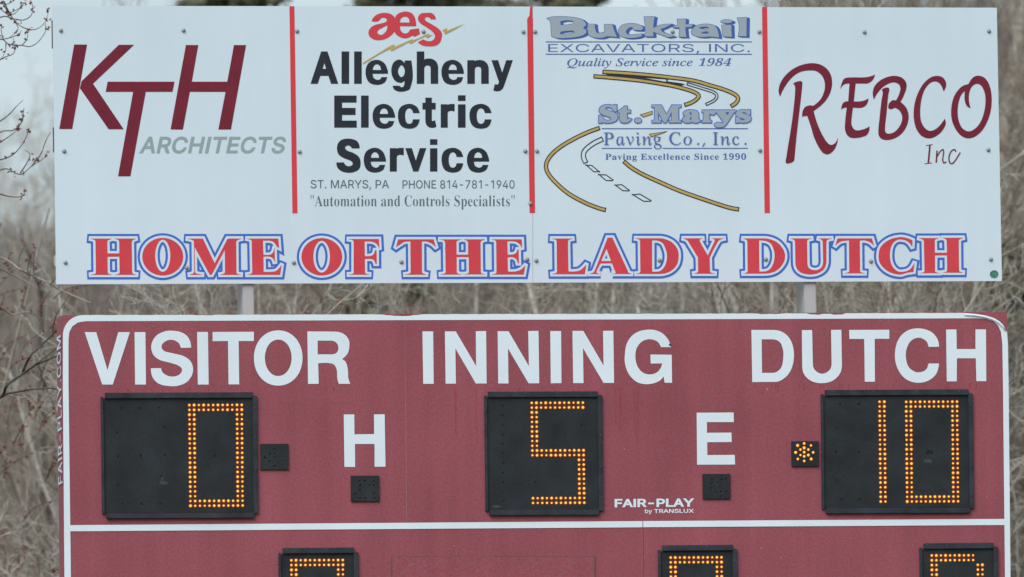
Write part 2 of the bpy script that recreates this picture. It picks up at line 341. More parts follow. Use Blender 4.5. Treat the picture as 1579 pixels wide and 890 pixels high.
 'Sg': '425;168 -148 134 -140 105 -127 82 -110 64 -91 51 -69 101 -41 110 -53 122 -66 136 -78 154 -88 178 -95 207 -97 249 -92 282 -75 295 -62 304 -47 311 -6 311 68 306 68 298 56 287 41 272 28 252 16 227 8 195 5 152 10 113 27 80 53 55 90 39 136 34 191 39 246 55 293 80 332 112 361 152 378 196 384 228 382 253 373 273 360 288 346 299 331 308 319 313 319 313 379 372 379 372 -9 367 -54 350 -90 324 -117 291 -136 251 -147 207 -151;237 63 264 75 285 95 300 121 309 154 312 193 309 231 300 264 285 291 264 312 237 325 205 330 172 325 145 312 124 290 109 262 99 229 96 193 99 155 109 123 124 96 145 76 172 63 205 59',
 'Sh': '410;114 0 53 0 53 509 114 509 114 287 102 287 124 332 152 362 187 379 227 384 264 380 295 369 321 349 341 321 353 285 357 240 357 0 296 0 296 235 290 275 273 304 246 323 210 329 184 326 161 317 141 303 126 283 117 257 114 227',
 'Si': '167;53 379 114 379 114 0 53 0;67 446 54 455 44 468 41 483 44 499 54 512 67 521 84 524 100 521 114 512 123 499 126 483 123 468 114 455 100 446 84 443',
 'Sl': '189;101 3 74 20 58 47 53 84 53 509 114 509 114 99 115 77 120 62 130 54 146 52 154 52 160 53 165 53 170 54 181 3 172 1 162 -1 151 -2 139 -2',
 'Sn': '410;114 0 53 0 53 379 112 379 112 287 102 287 124 332 152 362 187 379 227 384 264 380 295 369 321 349 341 321 353 285 357 240 357 0 296 0 296 235 290 275 273 304 246 323 210 329 184 326 161 317 141 303 126 283 117 257 114 227',
 'Sr': '259;53 379 112 379 112 321 115 321 130 347 152 367 181 380 213 385 221 385 229 384 243 384 243 322 239 323 230 324 219 325 207 326 182 323 159 315 140 301 126 284 117 262 114 237 114 0 53 0',
 'St': '227;204 327 6 327 6 379 204 379;126 471 126 98 128 76 136 61 150 53 170 50 177 50 185 51 194 52 202 54 213 2 203 -1 192 -3 180 -4 168 -4 125 2 92 21 72 52 65 93 65 471',
 'Sv': '389;17 379 84 379 165 155 177 121 187 87 196 53 206 21 184 21 194 53 203 87 213 121 224 155 305 379 371 379 226 0 163 0',
 'Sy': '389;61 -86 71 -87 88 -90 104 -89 118 -84 130 -74 141 -58 151 -36 163 -1 17 379 84 379 165 155 177 121 187 87 196 53 206 21 184 21 193 53 202 87 212 121 224 155 305 379 371 379 204 -58 191 -85 177 -107 159 -124 139 -136 117 -143 91 -145 77 -145 65 -143 54 -141 47 -139',
 'S ': '188',
 'B"': '274;167 480 230 480 217 306 180 306;44 480 107 480 94 306 57 306',
 'B,': '180;37 -47 47 -3 55 40 61 78 124 78 129 71 118 33 104 -8 87 -49 71 -87 28 -87',
 'B.': '180;74 -7 60 1 51 15 48 36 51 57 60 71 74 79 89 81 106 79 119 71 129 57 132 36 129 15 119 1 106 -7 89 -9',
 'B0': '375;133 1 110 11 91 24 60 61 39 111 27 171 23 241 27 311 39 371 60 420 91 456 110 469 133 479 189 486 242 479 264 469 283 456 314 419 336 370 348 310 353 240 348 171 336 110 314 61 283 24 263 11 241 1 188 -7;205 40 219 50 230 67 237 91 246 155 248 240 246 326 237 390 230 413 219 429 206 439 189 443 172 439 157 429 147 413 139 390 130 326 127 240 130 155 139 91 147 67 157 50 171 40 188 37',
 'B1': '375;65 36 120 36 135 38 146 45 152 58 154 79 154 416 130 388 108 365 87 351 67 346 52 349 40 359 31 375 28 396 50 402 74 412 101 426 132 447 179 482 254 482 254 79 256 61 261 47 271 38 288 36 343 36 343 0 65 0',
 'B4': '375;121 36 140 36 161 38 179 44 191 58 195 84 195 125 9 125 9 166 199 480 293 480 293 169 363 169 363 125 293 125 293 84 297 58 309 44 327 38 348 36 357 36 357 0 121 0;195 169 195 287 195 317 196 351 197 384 199 416 195 406 189 394 182 380 174 366 158 338 151 327 146 319 56 169',
 'B8': '375;132 -2 91 11 60 31 38 57 25 88 20 122 27 162 47 193 79 219 119 242 83 267 57 296 41 327 36 364 39 395 50 423 70 449 99 469 140 482 191 486 225 484 254 478 278 468 299 453 314 435 325 415 332 393 334 369 328 333 310 305 281 282 244 260 296 230 330 199 349 166 355 127 352 97 344 71 330 48 310 29 285 13 256 2 222 -5 183 -7;224 298 239 317 247 340 250 370 248 389 243 407 234 423 222 436 206 444 187 447 163 442 145 426 134 402 130 372 135 341 149 318 172 300 203 283;218 37 241 55 257 82 262 116 256 146 239 170 208 192 164 216 143 199 126 178 115 152 111 120 116 84 132 56 156 38 187 32',
 'B9': '375;116 -4 88 4 67 17 53 33 45 51 42 69 44 83 50 94 61 102 75 107 87 80 103 56 126 41 156 36 176 39 194 48 210 63 223 84 242 145 251 230 234 212 212 198 186 188 155 185 128 187 103 194 80 205 60 220 44 240 33 264 26 292 24 324 28 369 42 409 64 441 95 466 133 481 177 486 223 480 264 463 298 433 323 390 340 332 345 261 343 207 334 157 321 111 301 72 274 39 241 14 200 -2 152 -7;206 236 224 245 239 260 251 278 245 352 231 403 209 432 196 439 181 441 156 434 137 413 125 377 121 328 125 286 137 257 156 239 184 233',
 'BA': '437;-9 18 9 21 24 30 36 47 49 75 206 466 224 465 384 87 399 55 411 34 425 22 443 18 443 0 229 0 229 18 253 20 270 25 280 34 283 46 281 59 273 81 253 132 103 132 79 71 77 65 76 59 75 53 75 48 78 35 87 26 102 20 124 18 128 18 128 0 -9 0;242 161 177 319 113 161',
 'BC': '468;193 -3 137 20 91 56 56 104 34 162 26 228 34 294 56 351 92 399 139 435 195 458 259 465 309 459 367 440 377 436 388 435 408 443 419 465 437 465 437 308 420 308 392 364 356 407 335 423 313 434 290 441 265 443 237 440 212 430 191 413 174 389 161 359 151 321 144 226 146 179 152 138 163 103 177 74 196 52 219 36 247 27 278 24 318 29 358 45 395 71 428 106 447 89 409 45 365 14 314 -5 257 -11',
 'BD': '496;20 17 47 21 63 30 71 46 74 75 74 374 71 407 61 426 43 435 15 439 15 455 222 455 278 452 328 441 370 422 405 396 433 364 452 325 464 279 468 228 464 174 453 128 434 89 408 57 374 32 333 14 285 4 228 0 20 0;253 27 279 37 302 53 319 75 333 104 343 139 349 181 351 229 349 277 343 318 333 353 319 382 301 404 279 420 253 430 223 433 202 431 190 423 184 409 182 385 182 72 184 48 190 34 202 27 222 24',
 'BE': '442;14 17 44 20 62 30 72 48 75 78 75 369 72 405 62 425 44 435 16 439 16 455 399 455 399 320 383 320 378 349 369 373 356 392 340 406 320 417 295 424 232 430 213 430 200 428 191 424 186 417 184 405 183 388 183 246 193 246 232 252 259 269 277 300 288 345 304 345 304 118 287 118 282 154 273 181 259 201 241 213 216 220 185 222 183 222 183 67 185 47 192 35 206 29 230 28 276 30 313 39 345 53 371 75 393 105 411 143 430 143 402 0 14 0',
 'BF': '404;15 17 45 23 62 34 72 53 75 84 75 375 71 405 61 423 43 433 14 439 14 455 394 455 394 320 377 320 369 357 355 385 336 406 310 420 275 428 230 431 212 431 200 429 191 427 186 421 183 412 182 398 182 247 190 247 229 253 256 270 274 301 284 347 302 347 302 118 285 118 274 168 257 200 229 218 189 224 182 224 182 81 183 59 188 43 196 31 210 24 229 19 257 17 257 0 15 0',
 'BH': '523;15 17 45 22 62 32 72 50 75 81 75 379 71 406 62 424 44 434 16 439 16 455 242 455 242 439 220 436 204 432 193 425 187 415 183 400 182 379 182 251 342 251 342 379 341 400 337 415 331 425 320 432 304 436 282 439 282 455 507 455 507 439 478 434 461 424 452 407 449 379 449 81 452 52 461 33 478 22 507 17 507 0 282 0 282 17 311 21 329 31 339 49 342 81 342 221 182 221 182 81 185 50 194 32 212 22 242 17 242 0 15 0',
 'BI': '261;13 17 42 23 61 32 72 49 75 75 75 387 72 412 63 427 45 435 13 439 13 455 244 455 244 439 214 435 196 427 186 412 183 387 183 77 184 59 187 44 194 34 206 26 223 21 246 17 246 0 13 0',
 'BL': '426;15 17 45 22 62 32 72 50 75 81 75 379 71 407 62 425 44 434 16 439 16 455 250 455 250 439 226 437 208 434 196 427 188 416 183 401 182 379 182 83 183 62 185 47 191 37 200 31 214 28 234 28 278 31 315 40 345 56 370 80 391 112 409 154 427 154 402 0 15 0',
 'BM': '634;14 17 43 22 61 32 72 50 75 79 75 382 74 402 71 416 64 426 53 432 37 436 15 439 15 455 185 455 317 142 449 455 617 455 617 439 590 433 573 423 563 405 560 378 560 85 561 61 565 43 571 31 582 23 596 19 617 17 617 0 396 0 396 17 417 20 433 25 443 32 450 44 453 61 455 83 455 399 288 0 270 0 105 389 105 80 109 48 120 30 139 20 169 17 169 0 14 0',
 'BO': '525;213 -6 169 7 129 29 94 58 66 93 45 134 32 179 28 228 32 276 45 321 66 362 95 397 130 426 170 448 216 462 265 466 313 462 357 448 397 427 431 399 459 364 481 323 494 277 498 228 494 179 481 134 459 93 430 58 395 29 355 7 310 -6 261 -11;292 15 315 26 335 42 351 66 363 96 372 133 379 228 377 278 371 321 362 358 348 389 330 412 310 430 286 440 260 443 233 440 210 430 190 413 174 389 161 359 152 322 145 228 147 178 153 135 163 98 177 67 195 43 215 26 238 16 265 12',
 'BP': '418;15 17 45 22 62 32 72 50 75 81 75 379 71 406 62 424 44 434 16 439 16 455 214 455 287 452 336 440 366 422 390 398 404 367 409 332 406 305 398 280 385 259 367 240 343 225 314 214 281 208 242 206 182 206 182 81 185 50 194 32 212 22 242 17 242 0 15 0;201 230 244 235 272 253 287 283 292 329 288 375 275 406 252 425 216 431 199 429 189 424 184 414 182 398 182 230',
 'BS': '390;43 158 62 158 83 94 111 50 129 34 149 24 172 17 197 15 231 20 257 36 273 60 279 89 275 110 265 129 248 146 225 160 163 191 112 221 77 253 56 289 50 332 54 370 67 403 88 429 115 449 148 462 185 466 206 465 229 461 255 456 282 448 291 446 296 445 300 445 313 450 320 466 339 466 339 319 322 319 310 354 293 385 272 410 248 429 222 441 194 445 163 440 140 426 125 406 120 380 124 356 137 336 159 319 189 303 253 273 290 253 317 233 337 211 350 188 357 162 359 133 354 93 339 58 314 29 281 8 240 -6 192 -10 175 -9 158 -8 142 -4 126 1 110 6 98 9 90 11 85 12 75 11 69 7 65 0 61 -11 43 -11',
 'BT': '423;92 17 123 21 142 31 152 50 156 81 156 433 149 433 102 426 82 416 65 403 51 387 41 367 29 318 11 318 11 455 410 455 410 317 394 317 381 368 371 388 357 404 339 417 319 426 269 433 263 433 263 81 267 49 276 30 296 21 328 17 328 0 92 0',
 'BU': '492;205 -10 168 -2 138 10 114 29 96 52 83 81 76 115 73 155 73 379 70 406 61 424 43 434 15 439 15 455 240 455 240 439 219 436 202 432 192 425 185 415 182 400 181 379 181 140 186 88 203 51 216 39 232 29 275 22 302 24 326 31 346 41 363 56 376 76 385 99 392 159 392 378 389 406 379 423 360 433 328 439 328 455 474 455 474 439 448 432 433 421 425 404 422 378 422 181 420 133 412 92 398 58 380 32 356 13 325 -2 290 -10 248 -13',
 'BY': '426;101 17 131 22 148 32 157 50 161 81 161 179 46 387 29 414 14 429 7 433 1 435 -6 437 -13 438 -13 455 207 455 207 438 195 438 179 436 167 432 158 425 156 416 158 405 164 392 248 226 333 366 345 389 349 408 345 421 336 430 320 436 298 438 295 438 295 455 439 455 439 438 423 434 409 424 396 411 383 392 268 203 268 81 271 50 280 32 298 22 328 17 328 0 101 0',
 'Ba': '344;232 -7 216 1 205 15 200 35 176 16 151 2 124 -6 95 -9 64 -4 40 11 25 34 20 63 23 84 31 104 45 121 63 136 119 164 199 190 199 241 196 266 187 282 171 292 148 296 115 290 107 283 104 274 106 268 113 257 121 243 123 231 120 215 110 202 95 194 77 191 59 194 45 203 36 218 33 236 37 259 49 278 69 295 95 308 126 316 162 318 223 312 246 304 263 292 276 277 285 259 293 210 293 62 293 48 295 40 298 36 304 34 312 36 320 42 329 28 294 -1 275 -8 255 -10;162 35 174 41 187 50 199 63 199 169 164 157 138 139 123 114 118 84 120 62 126 46 137 37 151 34',
 'Bc': '293;119 -5 87 11 59 35 38 68 24 106 19 150 25 196 40 237 64 271 96 297 133 313 175 319 218 314 250 298 271 275 277 245 275 228 266 215 253 207 236 204 219 207 206 216 199 230 196 251 196 256 197 261 197 266 197 271 196 282 190 290 169 297 144 290 126 269 116 235 112 187 118 123 126 97 137 76 151 60 166 48 184 41 204 38 239 47 271 72 285 60 258 30 227 8 193 -6 156 -10',
 'Bd': '370;107 -5 78 10 53 35 35 66 23 104 19 147 24 196 36 237 55 272 81 297 112 313 146 318 168 316 189 309 207 297 223 280 223 401 220 419 212 430 198 437 176 439 176 455 319 455 319 75 320 54 325 41 335 32 353 28 353 11 294 6 223 -10 223 39 207 18 188 2 166 -7 140 -10;187 31 202 41 215 56 223 76 223 242 217 257 206 270 191 278 174 281 159 279 147 273 130 250 121 210 118 153 120 98 130 58 146 36 171 28',
 'Be': '301;117 -5 85 10 58 35 37 69 24 109 19 157 24 201 38 240 59 273 87 298 120 313 157 318 185 316 209 309 230 297 249 280 264 259 274 234 281 206 283 173 283 166 117 166 123 112 138 73 150 60 164 50 199 42 219 45 237 53 254 67 270 86 285 73 258 36 228 11 193 -5 154 -10;201 192 201 215 199 252 193 277 181 292 161 297 141 291 127 274 119 244 116 203 116 192',
 'Bg': '327;89 -136 48 -122 22 -100 14 -75 18 -59 28 -46 45 -35 69 -26 49 -14 35 -1 26 14 24 30 28 54 42 74 67 92 102 110 67 128 42 150 27 179 22 212 27 242 40 268 60 289 88 305 120 315 157 318 196 315 233 304 317 304 317 268 268 268 286 237 291 203 288 176 276 151 258 131 234 116 205 106 172 103 164 103 157 103 149 104 142 104 126 102 112 94 104 84 101 71 103 61 111 55 141 49 175 49 223 47 259 40 285 29 303 13 312 -9 316 -37 313 -60 305 -80 291 -98 272 -113 248 -125 219 -133 146 -140;178 130 190 146 197 173 199 211 197 249 190 276 178 292 157 297 137 292 124 276 117 249 114 211 117 173 124 146 137 130 157 124;205 -113 238 -104 257 -88 263 -66 260 -51 249 -41 231 -36 205 -34 97 -34 79 -52 73 -73 79 -89 95 -103 122 -113 161 -116',
 'Bi': '198;81 366 65 376 54 393 50 412 54 432 65 449 81 460 101 463 120 460 137 449 147 432 151 412 147 393 136 376 120 366 101 362;18 16 35 19 45 26 51 37 52 56 52 252 51 272 47 285 37 291 20 293 21 310 148 310 148 56 150 38 154 26 164 19 180 16 180 0 18 0',
 'Bl': '199;18 16 35 19 45 26 51 37 52 56 52 398 51 417 47 429 38 436 20 439 20 455 148 455 148 56 150 38 154 26 164 19 180 16 180 0 18 0',
 'Bm': '554;18 16 35 19 45 26 51 37 52 56 52 253 51 271 46 284 36 291 19 294 19 310 146 310 146 265 166 288 188 305 212 315 237 318 268 315 292 304 310 286 320 261 341 286 364 304 390 315 418 318 455 312 482 292 498 258 504 212 504 56 505 38 510 26 520 19 536 16 536 0 377 0 377 16 393 19 403 26 408 38 410 56 410 217 408 241 404 258 394 268 377 271 349 263 324 237 324 56 326 38 331 26 340 19 356 16 356 0 199 0 199 16 215 19 225 26 230 38 232 56 232 217 230 241 226 258 216 268 199 271 184 269 170 262 146 235 146 56 148 38 152 27 162 19 177 16 177 0 18 0',
 'Bn': '381;18 16 35 19 45 26 51 37 52 56 52 253 51 271 46 284 36 291 19 294 19 310 148 310 148 267 168 290 190 306 215 315 243 318 281 312 309 292 325 258 330 212 330 56 332 38 337 26 347 19 363 16 363 0 202 0 202 16 207 16 219 19 228 26 233 38 235 56 235 217 234 241 229 258 219 268 203 271 188 269 173 262 148 235 148 56 149 38 154 26 164 19 180 16 180 0 18 0',
 'Bo': '336;127 -5 90 11 60 37 38 70 24 110 19 154 24 199 38 239 60 272 90 297 127 313 168 318 209 313 245 298 275 273 298 240 312 200 317 154 312 108 298 69 275 36 245 11 210 -5 169 -10;193 18 209 39 214 56 217 81 219 114 220 154 217 227 208 271 192 292 169 299 144 292 128 271 120 227 117 154 118 114 120 82 123 56 128 39 144 18 169 11',
 'Bp': '371;17 -124 31 -122 40 -117 47 -110 50 -101 52 -86 52 -64 52 243 51 269 46 283 37 291 19 295 19 310 143 310 143 263 160 287 180 305 203 315 230 319 264 314 293 298 317 274 335 241 346 203 350 160 346 113 334 72 316 38 291 12 261 -5 227 -10 204 -7 183 1 164 14 148 32 148 -58 149 -81 152 -99 158 -110 167 -118 180 -121 197 -123 197 -139 17 -139;222 36 239 59 249 99 253 154 250 208 241 248 225 270 199 278 184 275 171 267 148 235 148 69 157 51 167 38 180 31 195 28',
 'Br': '287;18 16 35 19 45 26 51 37 52 56 52 252 51 273 46 285 37 291 20 293 21 310 146 310 146 252 165 280 187 301 210 314 233 318 258 315 275 304 286 287 289 266 287 248 278 234 265 225 248 222 233 224 222 231 214 240 207 250 199 257 189 260 175 255 162 241 152 220 149 192 149 56 152 37 159 25 173 19 197 16 197 0 18 0',
 'Bs': '288;122 -6 87 6 80 8 73 9 60 4 51 -9 36 -9 36 105 53 105 66 68 87 39 112 21 140 15 162 18 179 27 189 40 192 58 190 72 183 84 156 105 107 130 76 148 54 169 41 193 37 220 44 259 65 291 98 312 141 319 153 318 166 316 181 312 199 308 206 306 210 305 213 305 223 308 230 319 244 319 244 222 228 222 215 254 196 277 174 291 149 296 130 294 116 286 108 274 105 259 107 244 115 232 128 222 146 212 191 189 221 172 241 151 253 127 257 95 250 51 241 33 228 18 194 -3 151 -10',
 'Bt': '228;89 -4 66 10 53 36 48 71 48 279 20 279 20 300 57 336 88 369 112 398 129 424 144 424 144 310 208 310 208 279 144 279 144 82 146 64 149 51 157 43 168 40 189 49 206 75 222 66 205 33 182 9 155 -5 124 -9',
 'Bu': '375;91 -3 77 5 65 17 51 51 46 97 46 248 44 268 39 282 29 291 11 294 11 310 142 310 142 74 144 58 151 46 162 38 177 36 205 43 228 66 228 248 226 269 221 283 209 291 189 294 189 310 324 310 324 70 326 51 331 39 342 33 360 30 360 13 300 7 228 -10 228 40 209 19 186 3 160 -7 131 -10',
 'Bv': '306;38 248 30 267 22 281 12 290 -3 293 -3 310 164 310 164 294 156 294 136 290 129 276 129 272 130 268 185 122 236 253 240 264 241 272 239 282 232 289 203 294 203 310 305 310 305 295 289 289 278 279 269 264 260 243 160 -10 142 -10',
 'Bx': '319;5 15 34 29 62 56 123 136 43 263 24 285 4 293 4 310 169 310 169 294 147 291 140 280 143 272 149 260 183 206 224 257 232 268 234 279 232 286 227 290 217 293 201 294 201 310 311 310 311 296 283 283 254 254 198 184 291 36 297 28 303 21 310 17 319 15 319 0 155 0 155 16 168 17 178 19 184 24 185 30 182 43 173 59 138 114 97 61 88 46 85 34 86 26 92 20 114 15 118 15 118 0 5 0',
 'By': '300;29 -137 10 -125 -3 -107 -7 -84 -4 -67 5 -53 18 -43 36 -40 51 -42 64 -49 72 -61 75 -76 74 -79 74 -81 74 -84 74 -87 77 -96 86 -99 99 -92 114 -74 122 -60 129 -44 135 -26 140 -5 36 251 30 264 25 275 19 283 15 287 8 292 -3 293 -5 293 -5 310 162 310 162 293 146 292 136 289 130 284 128 275 129 271 130 267 131 262 133 257 185 119 230 241 234 251 236 260 237 267 238 274 236 284 229 289 219 292 203 293 203 310 300 310 300 293 287 290 277 281 268 265 259 242 162 -24 145 -65 129 -96 113 -117 95 -131 76 -138 52 -140',
 'B ': '175',
 'IC': '471;164 -4 117 13 78 41 49 78 31 125 26 179 31 227 46 276 70 322 102 365 139 402 181 433 215 451 250 464 285 472 321 475 363 470 412 457 422 454 430 453 443 458 453 470 467 470 439 332 425 332 426 338 426 343 426 353 419 395 400 427 370 446 328 453 287 447 246 430 208 404 174 370 146 328 124 281 109 229 105 175 107 140 114 109 125 83 140 60 160 42 182 29 208 21 236 19 280 24 322 40 361 66 399 103 412 91 369 46 323 15 274 -4 218 -10',
 'II': '245;-27 13 -24 13 -5 15 10 18 21 25 30 36 38 51 45 73 129 385 133 405 135 419 132 433 123 443 107 449 84 451 88 465 275 465 272 451 267 451 241 448 224 439 211 421 200 392 116 80 112 60 110 45 113 31 122 21 137 16 161 13 157 0 -31 0',
 'IP': '403;-30 13 -27 13 0 16 18 25 31 42 42 73 126 385 130 404 132 419 129 434 120 443 104 449 81 451 85 465 267 465 329 458 353 450 373 439 388 424 400 406 406 385 408 361 403 323 385 289 357 261 320 240 274 227 221 222 159 222 151 220 147 214 107 64 106 55 105 50 105 46 108 30 119 20 138 15 165 13 161 0 -34 0;225 244 253 251 277 261 297 275 313 292 324 313 330 337 332 364 327 400 311 425 283 440 244 445 227 443 215 438 207 426 199 405 161 263 160 258 159 253 161 247 165 244 174 243 193 242',
 'IQ': '516;272 -129 248 -125 222 -120 194 -112 167 -105 143 -99 124 -96 108 -95 70 -102 28 -126 20 -114 144 -3 92 19 71 35 53 55 39 77 29 103 21 162 26 209 39 256 59 300 85 341 117 378 152 411 191 437 231 458 272 471 313 475 363 470 407 454 442 429 468 395 485 354 490 306 488 269 480 234 468 198 451 164 429 130 404 99 342 43 306 21 269 5 230 -5 190 -8 173 -10 164 -14 126 -46 135 -45 143 -45 152 -45 161 -45 181 -47 205 -50 231 -56 261 -64 312 -78 345 -83 370 -79 395 -68 422 -50 449 -26 459 -35 419 -78 380 -107 340 -124 294 -130;226 13 252 21 276 35 301 54 345 105 381 175 407 252 415 328 408 382 400 404 389 421 374 435 357 445 337 451 314 453 277 448 242 432 209 407 178 373 151 333 128 286 105 210 97 135 104 82 112 61 124 43 139 29 156 19 177 13 199 11',
 'IS': '369;108 -5 58 10 53 12 49 13 45 13 42 13 25 8 15 -8 3 -8 26 146 38 146 47 88 56 65 69 46 84 30 102 19 123 13 146 11 170 14 192 23 210 38 224 57 233 79 236 105 234 122 228 139 219 157 207 174 196 188 183 201 169 216 154 232 122 267 102 297 92 325 88 353 92 386 105 416 125 440 152 459 184 471 222 475 237 474 253 473 267 470 281 466 303 459 309 457 313 457 328 461 338 473 351 473 330 336 319 336 313 387 296 424 268 446 232 453 200 448 175 433 160 408 154 376 158 356 168 334 182 313 201 291 231 259 247 242 263 224 280 203 291 179 299 154 301 126 296 89 282 57 259 29 229 8 194 -5 153 -9',
 'Ia': '342;26 -3 8 10 -3 33 -7 64 0 119 18 175 49 228 90 274 113 293 136 306 160 314 183 316 202 314 217 307 227 296 232 280 241 309 292 309 231 90 224 62 222 44 224 37 233 35 252 46 282 80 291 72 265 37 240 12 217 -3 195 -8 183 -6 175 0 170 9 168 23 174 57 191 118 154 62 119 23 85 0 50 -8;98 37 116 48 134 65 152 87 169 113 185 141 199 171 210 201 217 230 219 257 217 275 210 288 200 296 185 299 154 291 124 266 96 226 74 175 65 148 58 122 54 97 53 73 55 56 60 43 69 35 82 33',
 'Ic': '298;58 0 40 9 26 23 6 60 -1 109 3 142 12 175 27 207 48 237 73 264 102 286 150 309 199 316 228 313 249 302 262 286 267 267 264 251 258 239 247 231 233 228 211 235 206 243 204 255 205 262 207 268 210 274 214 279 216 281 218 284 220 287 220 289 215 297 197 299 162 292 130 271 101 238 79 196 64 150 59 107 63 73 76 46 96 29 122 23 148 27 174 38 201 56 228 82 238 71 204 36 169 12 135 -3 99 -8',
 'Ie': '287;50 0 21 21 2 54 -4 99 -1 131 9 165 25 199 46 231 72 259 101 283 148 308 195 316 222 313 242 303 254 287 258 266 255 245 245 226 230 207 208 189 180 174 147 161 61 142 59 130 57 118 57 107 56 98 60 66 72 44 92 30 119 26 143 29 168 39 194 57 221 81 231 71 198 36 165 12 128 -2 89 -7;124 173 148 184 168 199 195 233 202 251 204 271 198 291 180 298 159 294 137 280 115 258 95 230 78 196 64 158',
 'Ig': '286;16 -148 -21 -131 -44 -106 -52 -75 -46 -47 -30 -22 -3 2 36 24 13 39 6 57 10 70 21 84 58 121 37 135 22 152 13 172 10 195 15 226 29 256 51 281 80 301 114 314 152 318 177 315 206 307 232 298 246 296 289 296 289 266 243 266 247 252 248 236 243 203 229 174 207 149 179 130 146 118 110 113 96 114 82 116 66 101 60 87 64 78 73 70 112 54 159 38 194 19 216 -6 223 -40 218 -71 203 -99 179 -122 147 -139 108 -150 63 -153;132 133 151 146 167 165 180 190 188 219 191 249 188 272 179 288 165 299 147 302 127 298 108 285 92 265 78 241 69 212 66 182 69 159 78 142 92 132 111 129;119 -128 151 -114 170 -92 176 -60 173 -45 163 -31 149 -20 132 -10 113 -2 94 5 70 13 52 18 25 0 6 -20 -6 -41 -9 -64 -4 -94 12 -115 38 -128 75 -132',
 'Ii': '177;110 396 98 404 91 415 88 428 91 441 98 452 110 460 122 463 135 460 147 452 155 441 157 428 155 414 147 403 136 396 122 394;19 -6 8 1 2 13 0 29 1 40 3 53 11 86 55 241 58 254 59 260 60 264 57 275 50 282 37 286 17 287 20 299 65 305 82 308 96 310 115 315 124 316 129 314 131 308 131 305 130 303 129 299 128 296 63 79 59 62 58 52 61 37 72 32 83 35 96 45 130 84 140 74 112 38 84 12 58 -3 33 -8',
 'Il': '173;18 -5 7 2 0 12 -2 26 -1 38 2 54 13 99 98 412 101 423 101 433 99 446 92 453 79 457 58 459 60 471 104 476 121 479 134 482 154 486 163 487 170 485 171 481 170 473 168 465 62 84 57 62 56 50 59 38 68 34 90 46 122 82 133 72 105 37 77 12 52 -3 32 -7',
 'In': '364;208 -6 198 1 191 12 189 28 196 65 216 140 236 216 242 254 238 269 225 275 211 272 195 263 178 250 159 232 141 212 123 189 107 166 93 142 67 82 42 0 -12 0 53 221 60 245 62 263 60 273 53 280 41 284 23 285 17 285 19 297 45 300 67 303 85 306 100 310 120 315 130 316 132 316 133 314 134 311 133 308 93 177 142 238 188 281 229 306 263 315 280 313 292 306 300 294 302 278 302 265 300 252 297 237 293 222 254 88 247 64 246 55 245 49 249 37 259 34 270 37 282 48 312 91 322 83 298 43 273 14 248 -3 222 -9',
 'Io': '351;61 -1 42 9 26 22 13 38 3 57 -4 102 0 140 14 178 35 215 61 247 93 276 128 298 165 312 201 316 248 309 267 300 283 286 297 270 306 251 314 206 310 172 299 138 282 105 260 73 233 46 203 23 155 0 105 -8;140 17 166 32 190 55 211 85 229 119 243 155 252 192 255 226 251 258 240 281 222 294 197 299 165 291 132 268 103 231 78 183 61 132 56 83 60 52 71 30 89 16 113 11',
 'Ir': '224;46 209 53 240 56 259 53 272 47 279 34 282 13 284 15 297 39 301 59 304 76 307 90 310 109 315 118 316 124 314 124 308 89 179 126 239 158 282 185 308 208 316 220 314 229 307 235 297 237 283 234 266 226 253 214 243 200 240 189 242 180 248 173 257 170 268 130 218 95 157 65 84 41 0 -13 0',
 'Is': '248;53 -6 32 -1 18 4 6 6 -4 4 -9 -4 -22 -4 -7 106 4 105 10 65 24 35 45 16 71 10 93 14 110 26 122 45 126 69 120 93 104 120 94 133 83 147 73 161 63 175 53 190 46 206 41 222 40 238 46 269 63 294 90 311 123 316 147 315 166 310 181 304 193 302 205 305 209 314 220 314 207 214 195 214 188 251 175 278 156 294 130 299 115 296 102 287 94 275 91 261 97 237 116 208 126 195 136 181 146 168 155 154 165 138 173 122 178 105 179 89 176 63 166 40 151 20 130 5 106 -5 78 -8',
 'It': '187;19 -6 9 1 3 11 1 26 1 35 2 44 4 53 7 62 66 283 19 283 22 297 53 307 82 326 109 355 136 392 151 392 126 304 183 304 177 283 120 283 66 78 61 59 60 45 63 34 72 31 93 43 124 79 134 68 108 35 82 11 57 -3 33 -8',
 'Iu': '364;28 -5 15 4 7 18 4 38 5 51 8 69 12 90 19 116 50 228 53 238 54 247 55 256 56 265 53 276 47 283 34 286 13 287 15 300 59 306 76 308 90 311 110 315 119 316 125 315 128 312 127 308 127 304 126 300 125 296 71 107 66 88 62 74 60 62 59 54 64 38 79 32 100 38 124 54 150 81 177 115 203 156 227 203 247 255 261 309 314 309 255 92 249 65 246 47 250 36 260 32 271 35 284 45 315 84 324 75 300 38 274 13 249 -3 222 -8 208 -6 197 1 191 12 189 27 191 51 199 81 220 153 171 82 127 32 86 2 66 -6 46 -8',
 'Iv': '297;50 171 48 204 45 231 41 251 36 265 21 281 -1 286 -6 286 -3 299 13 302 28 305 41 307 52 310 61 313 69 315 75 315 79 316 87 308 93 284 102 188 109 58 138 88 164 117 186 144 205 170 232 213 240 239 238 246 231 254 223 262 216 270 211 279 209 288 211 300 218 309 228 315 240 317 253 314 264 306 270 292 273 275 266 239 244 196 209 145 159 85 75 -8 61 -8',
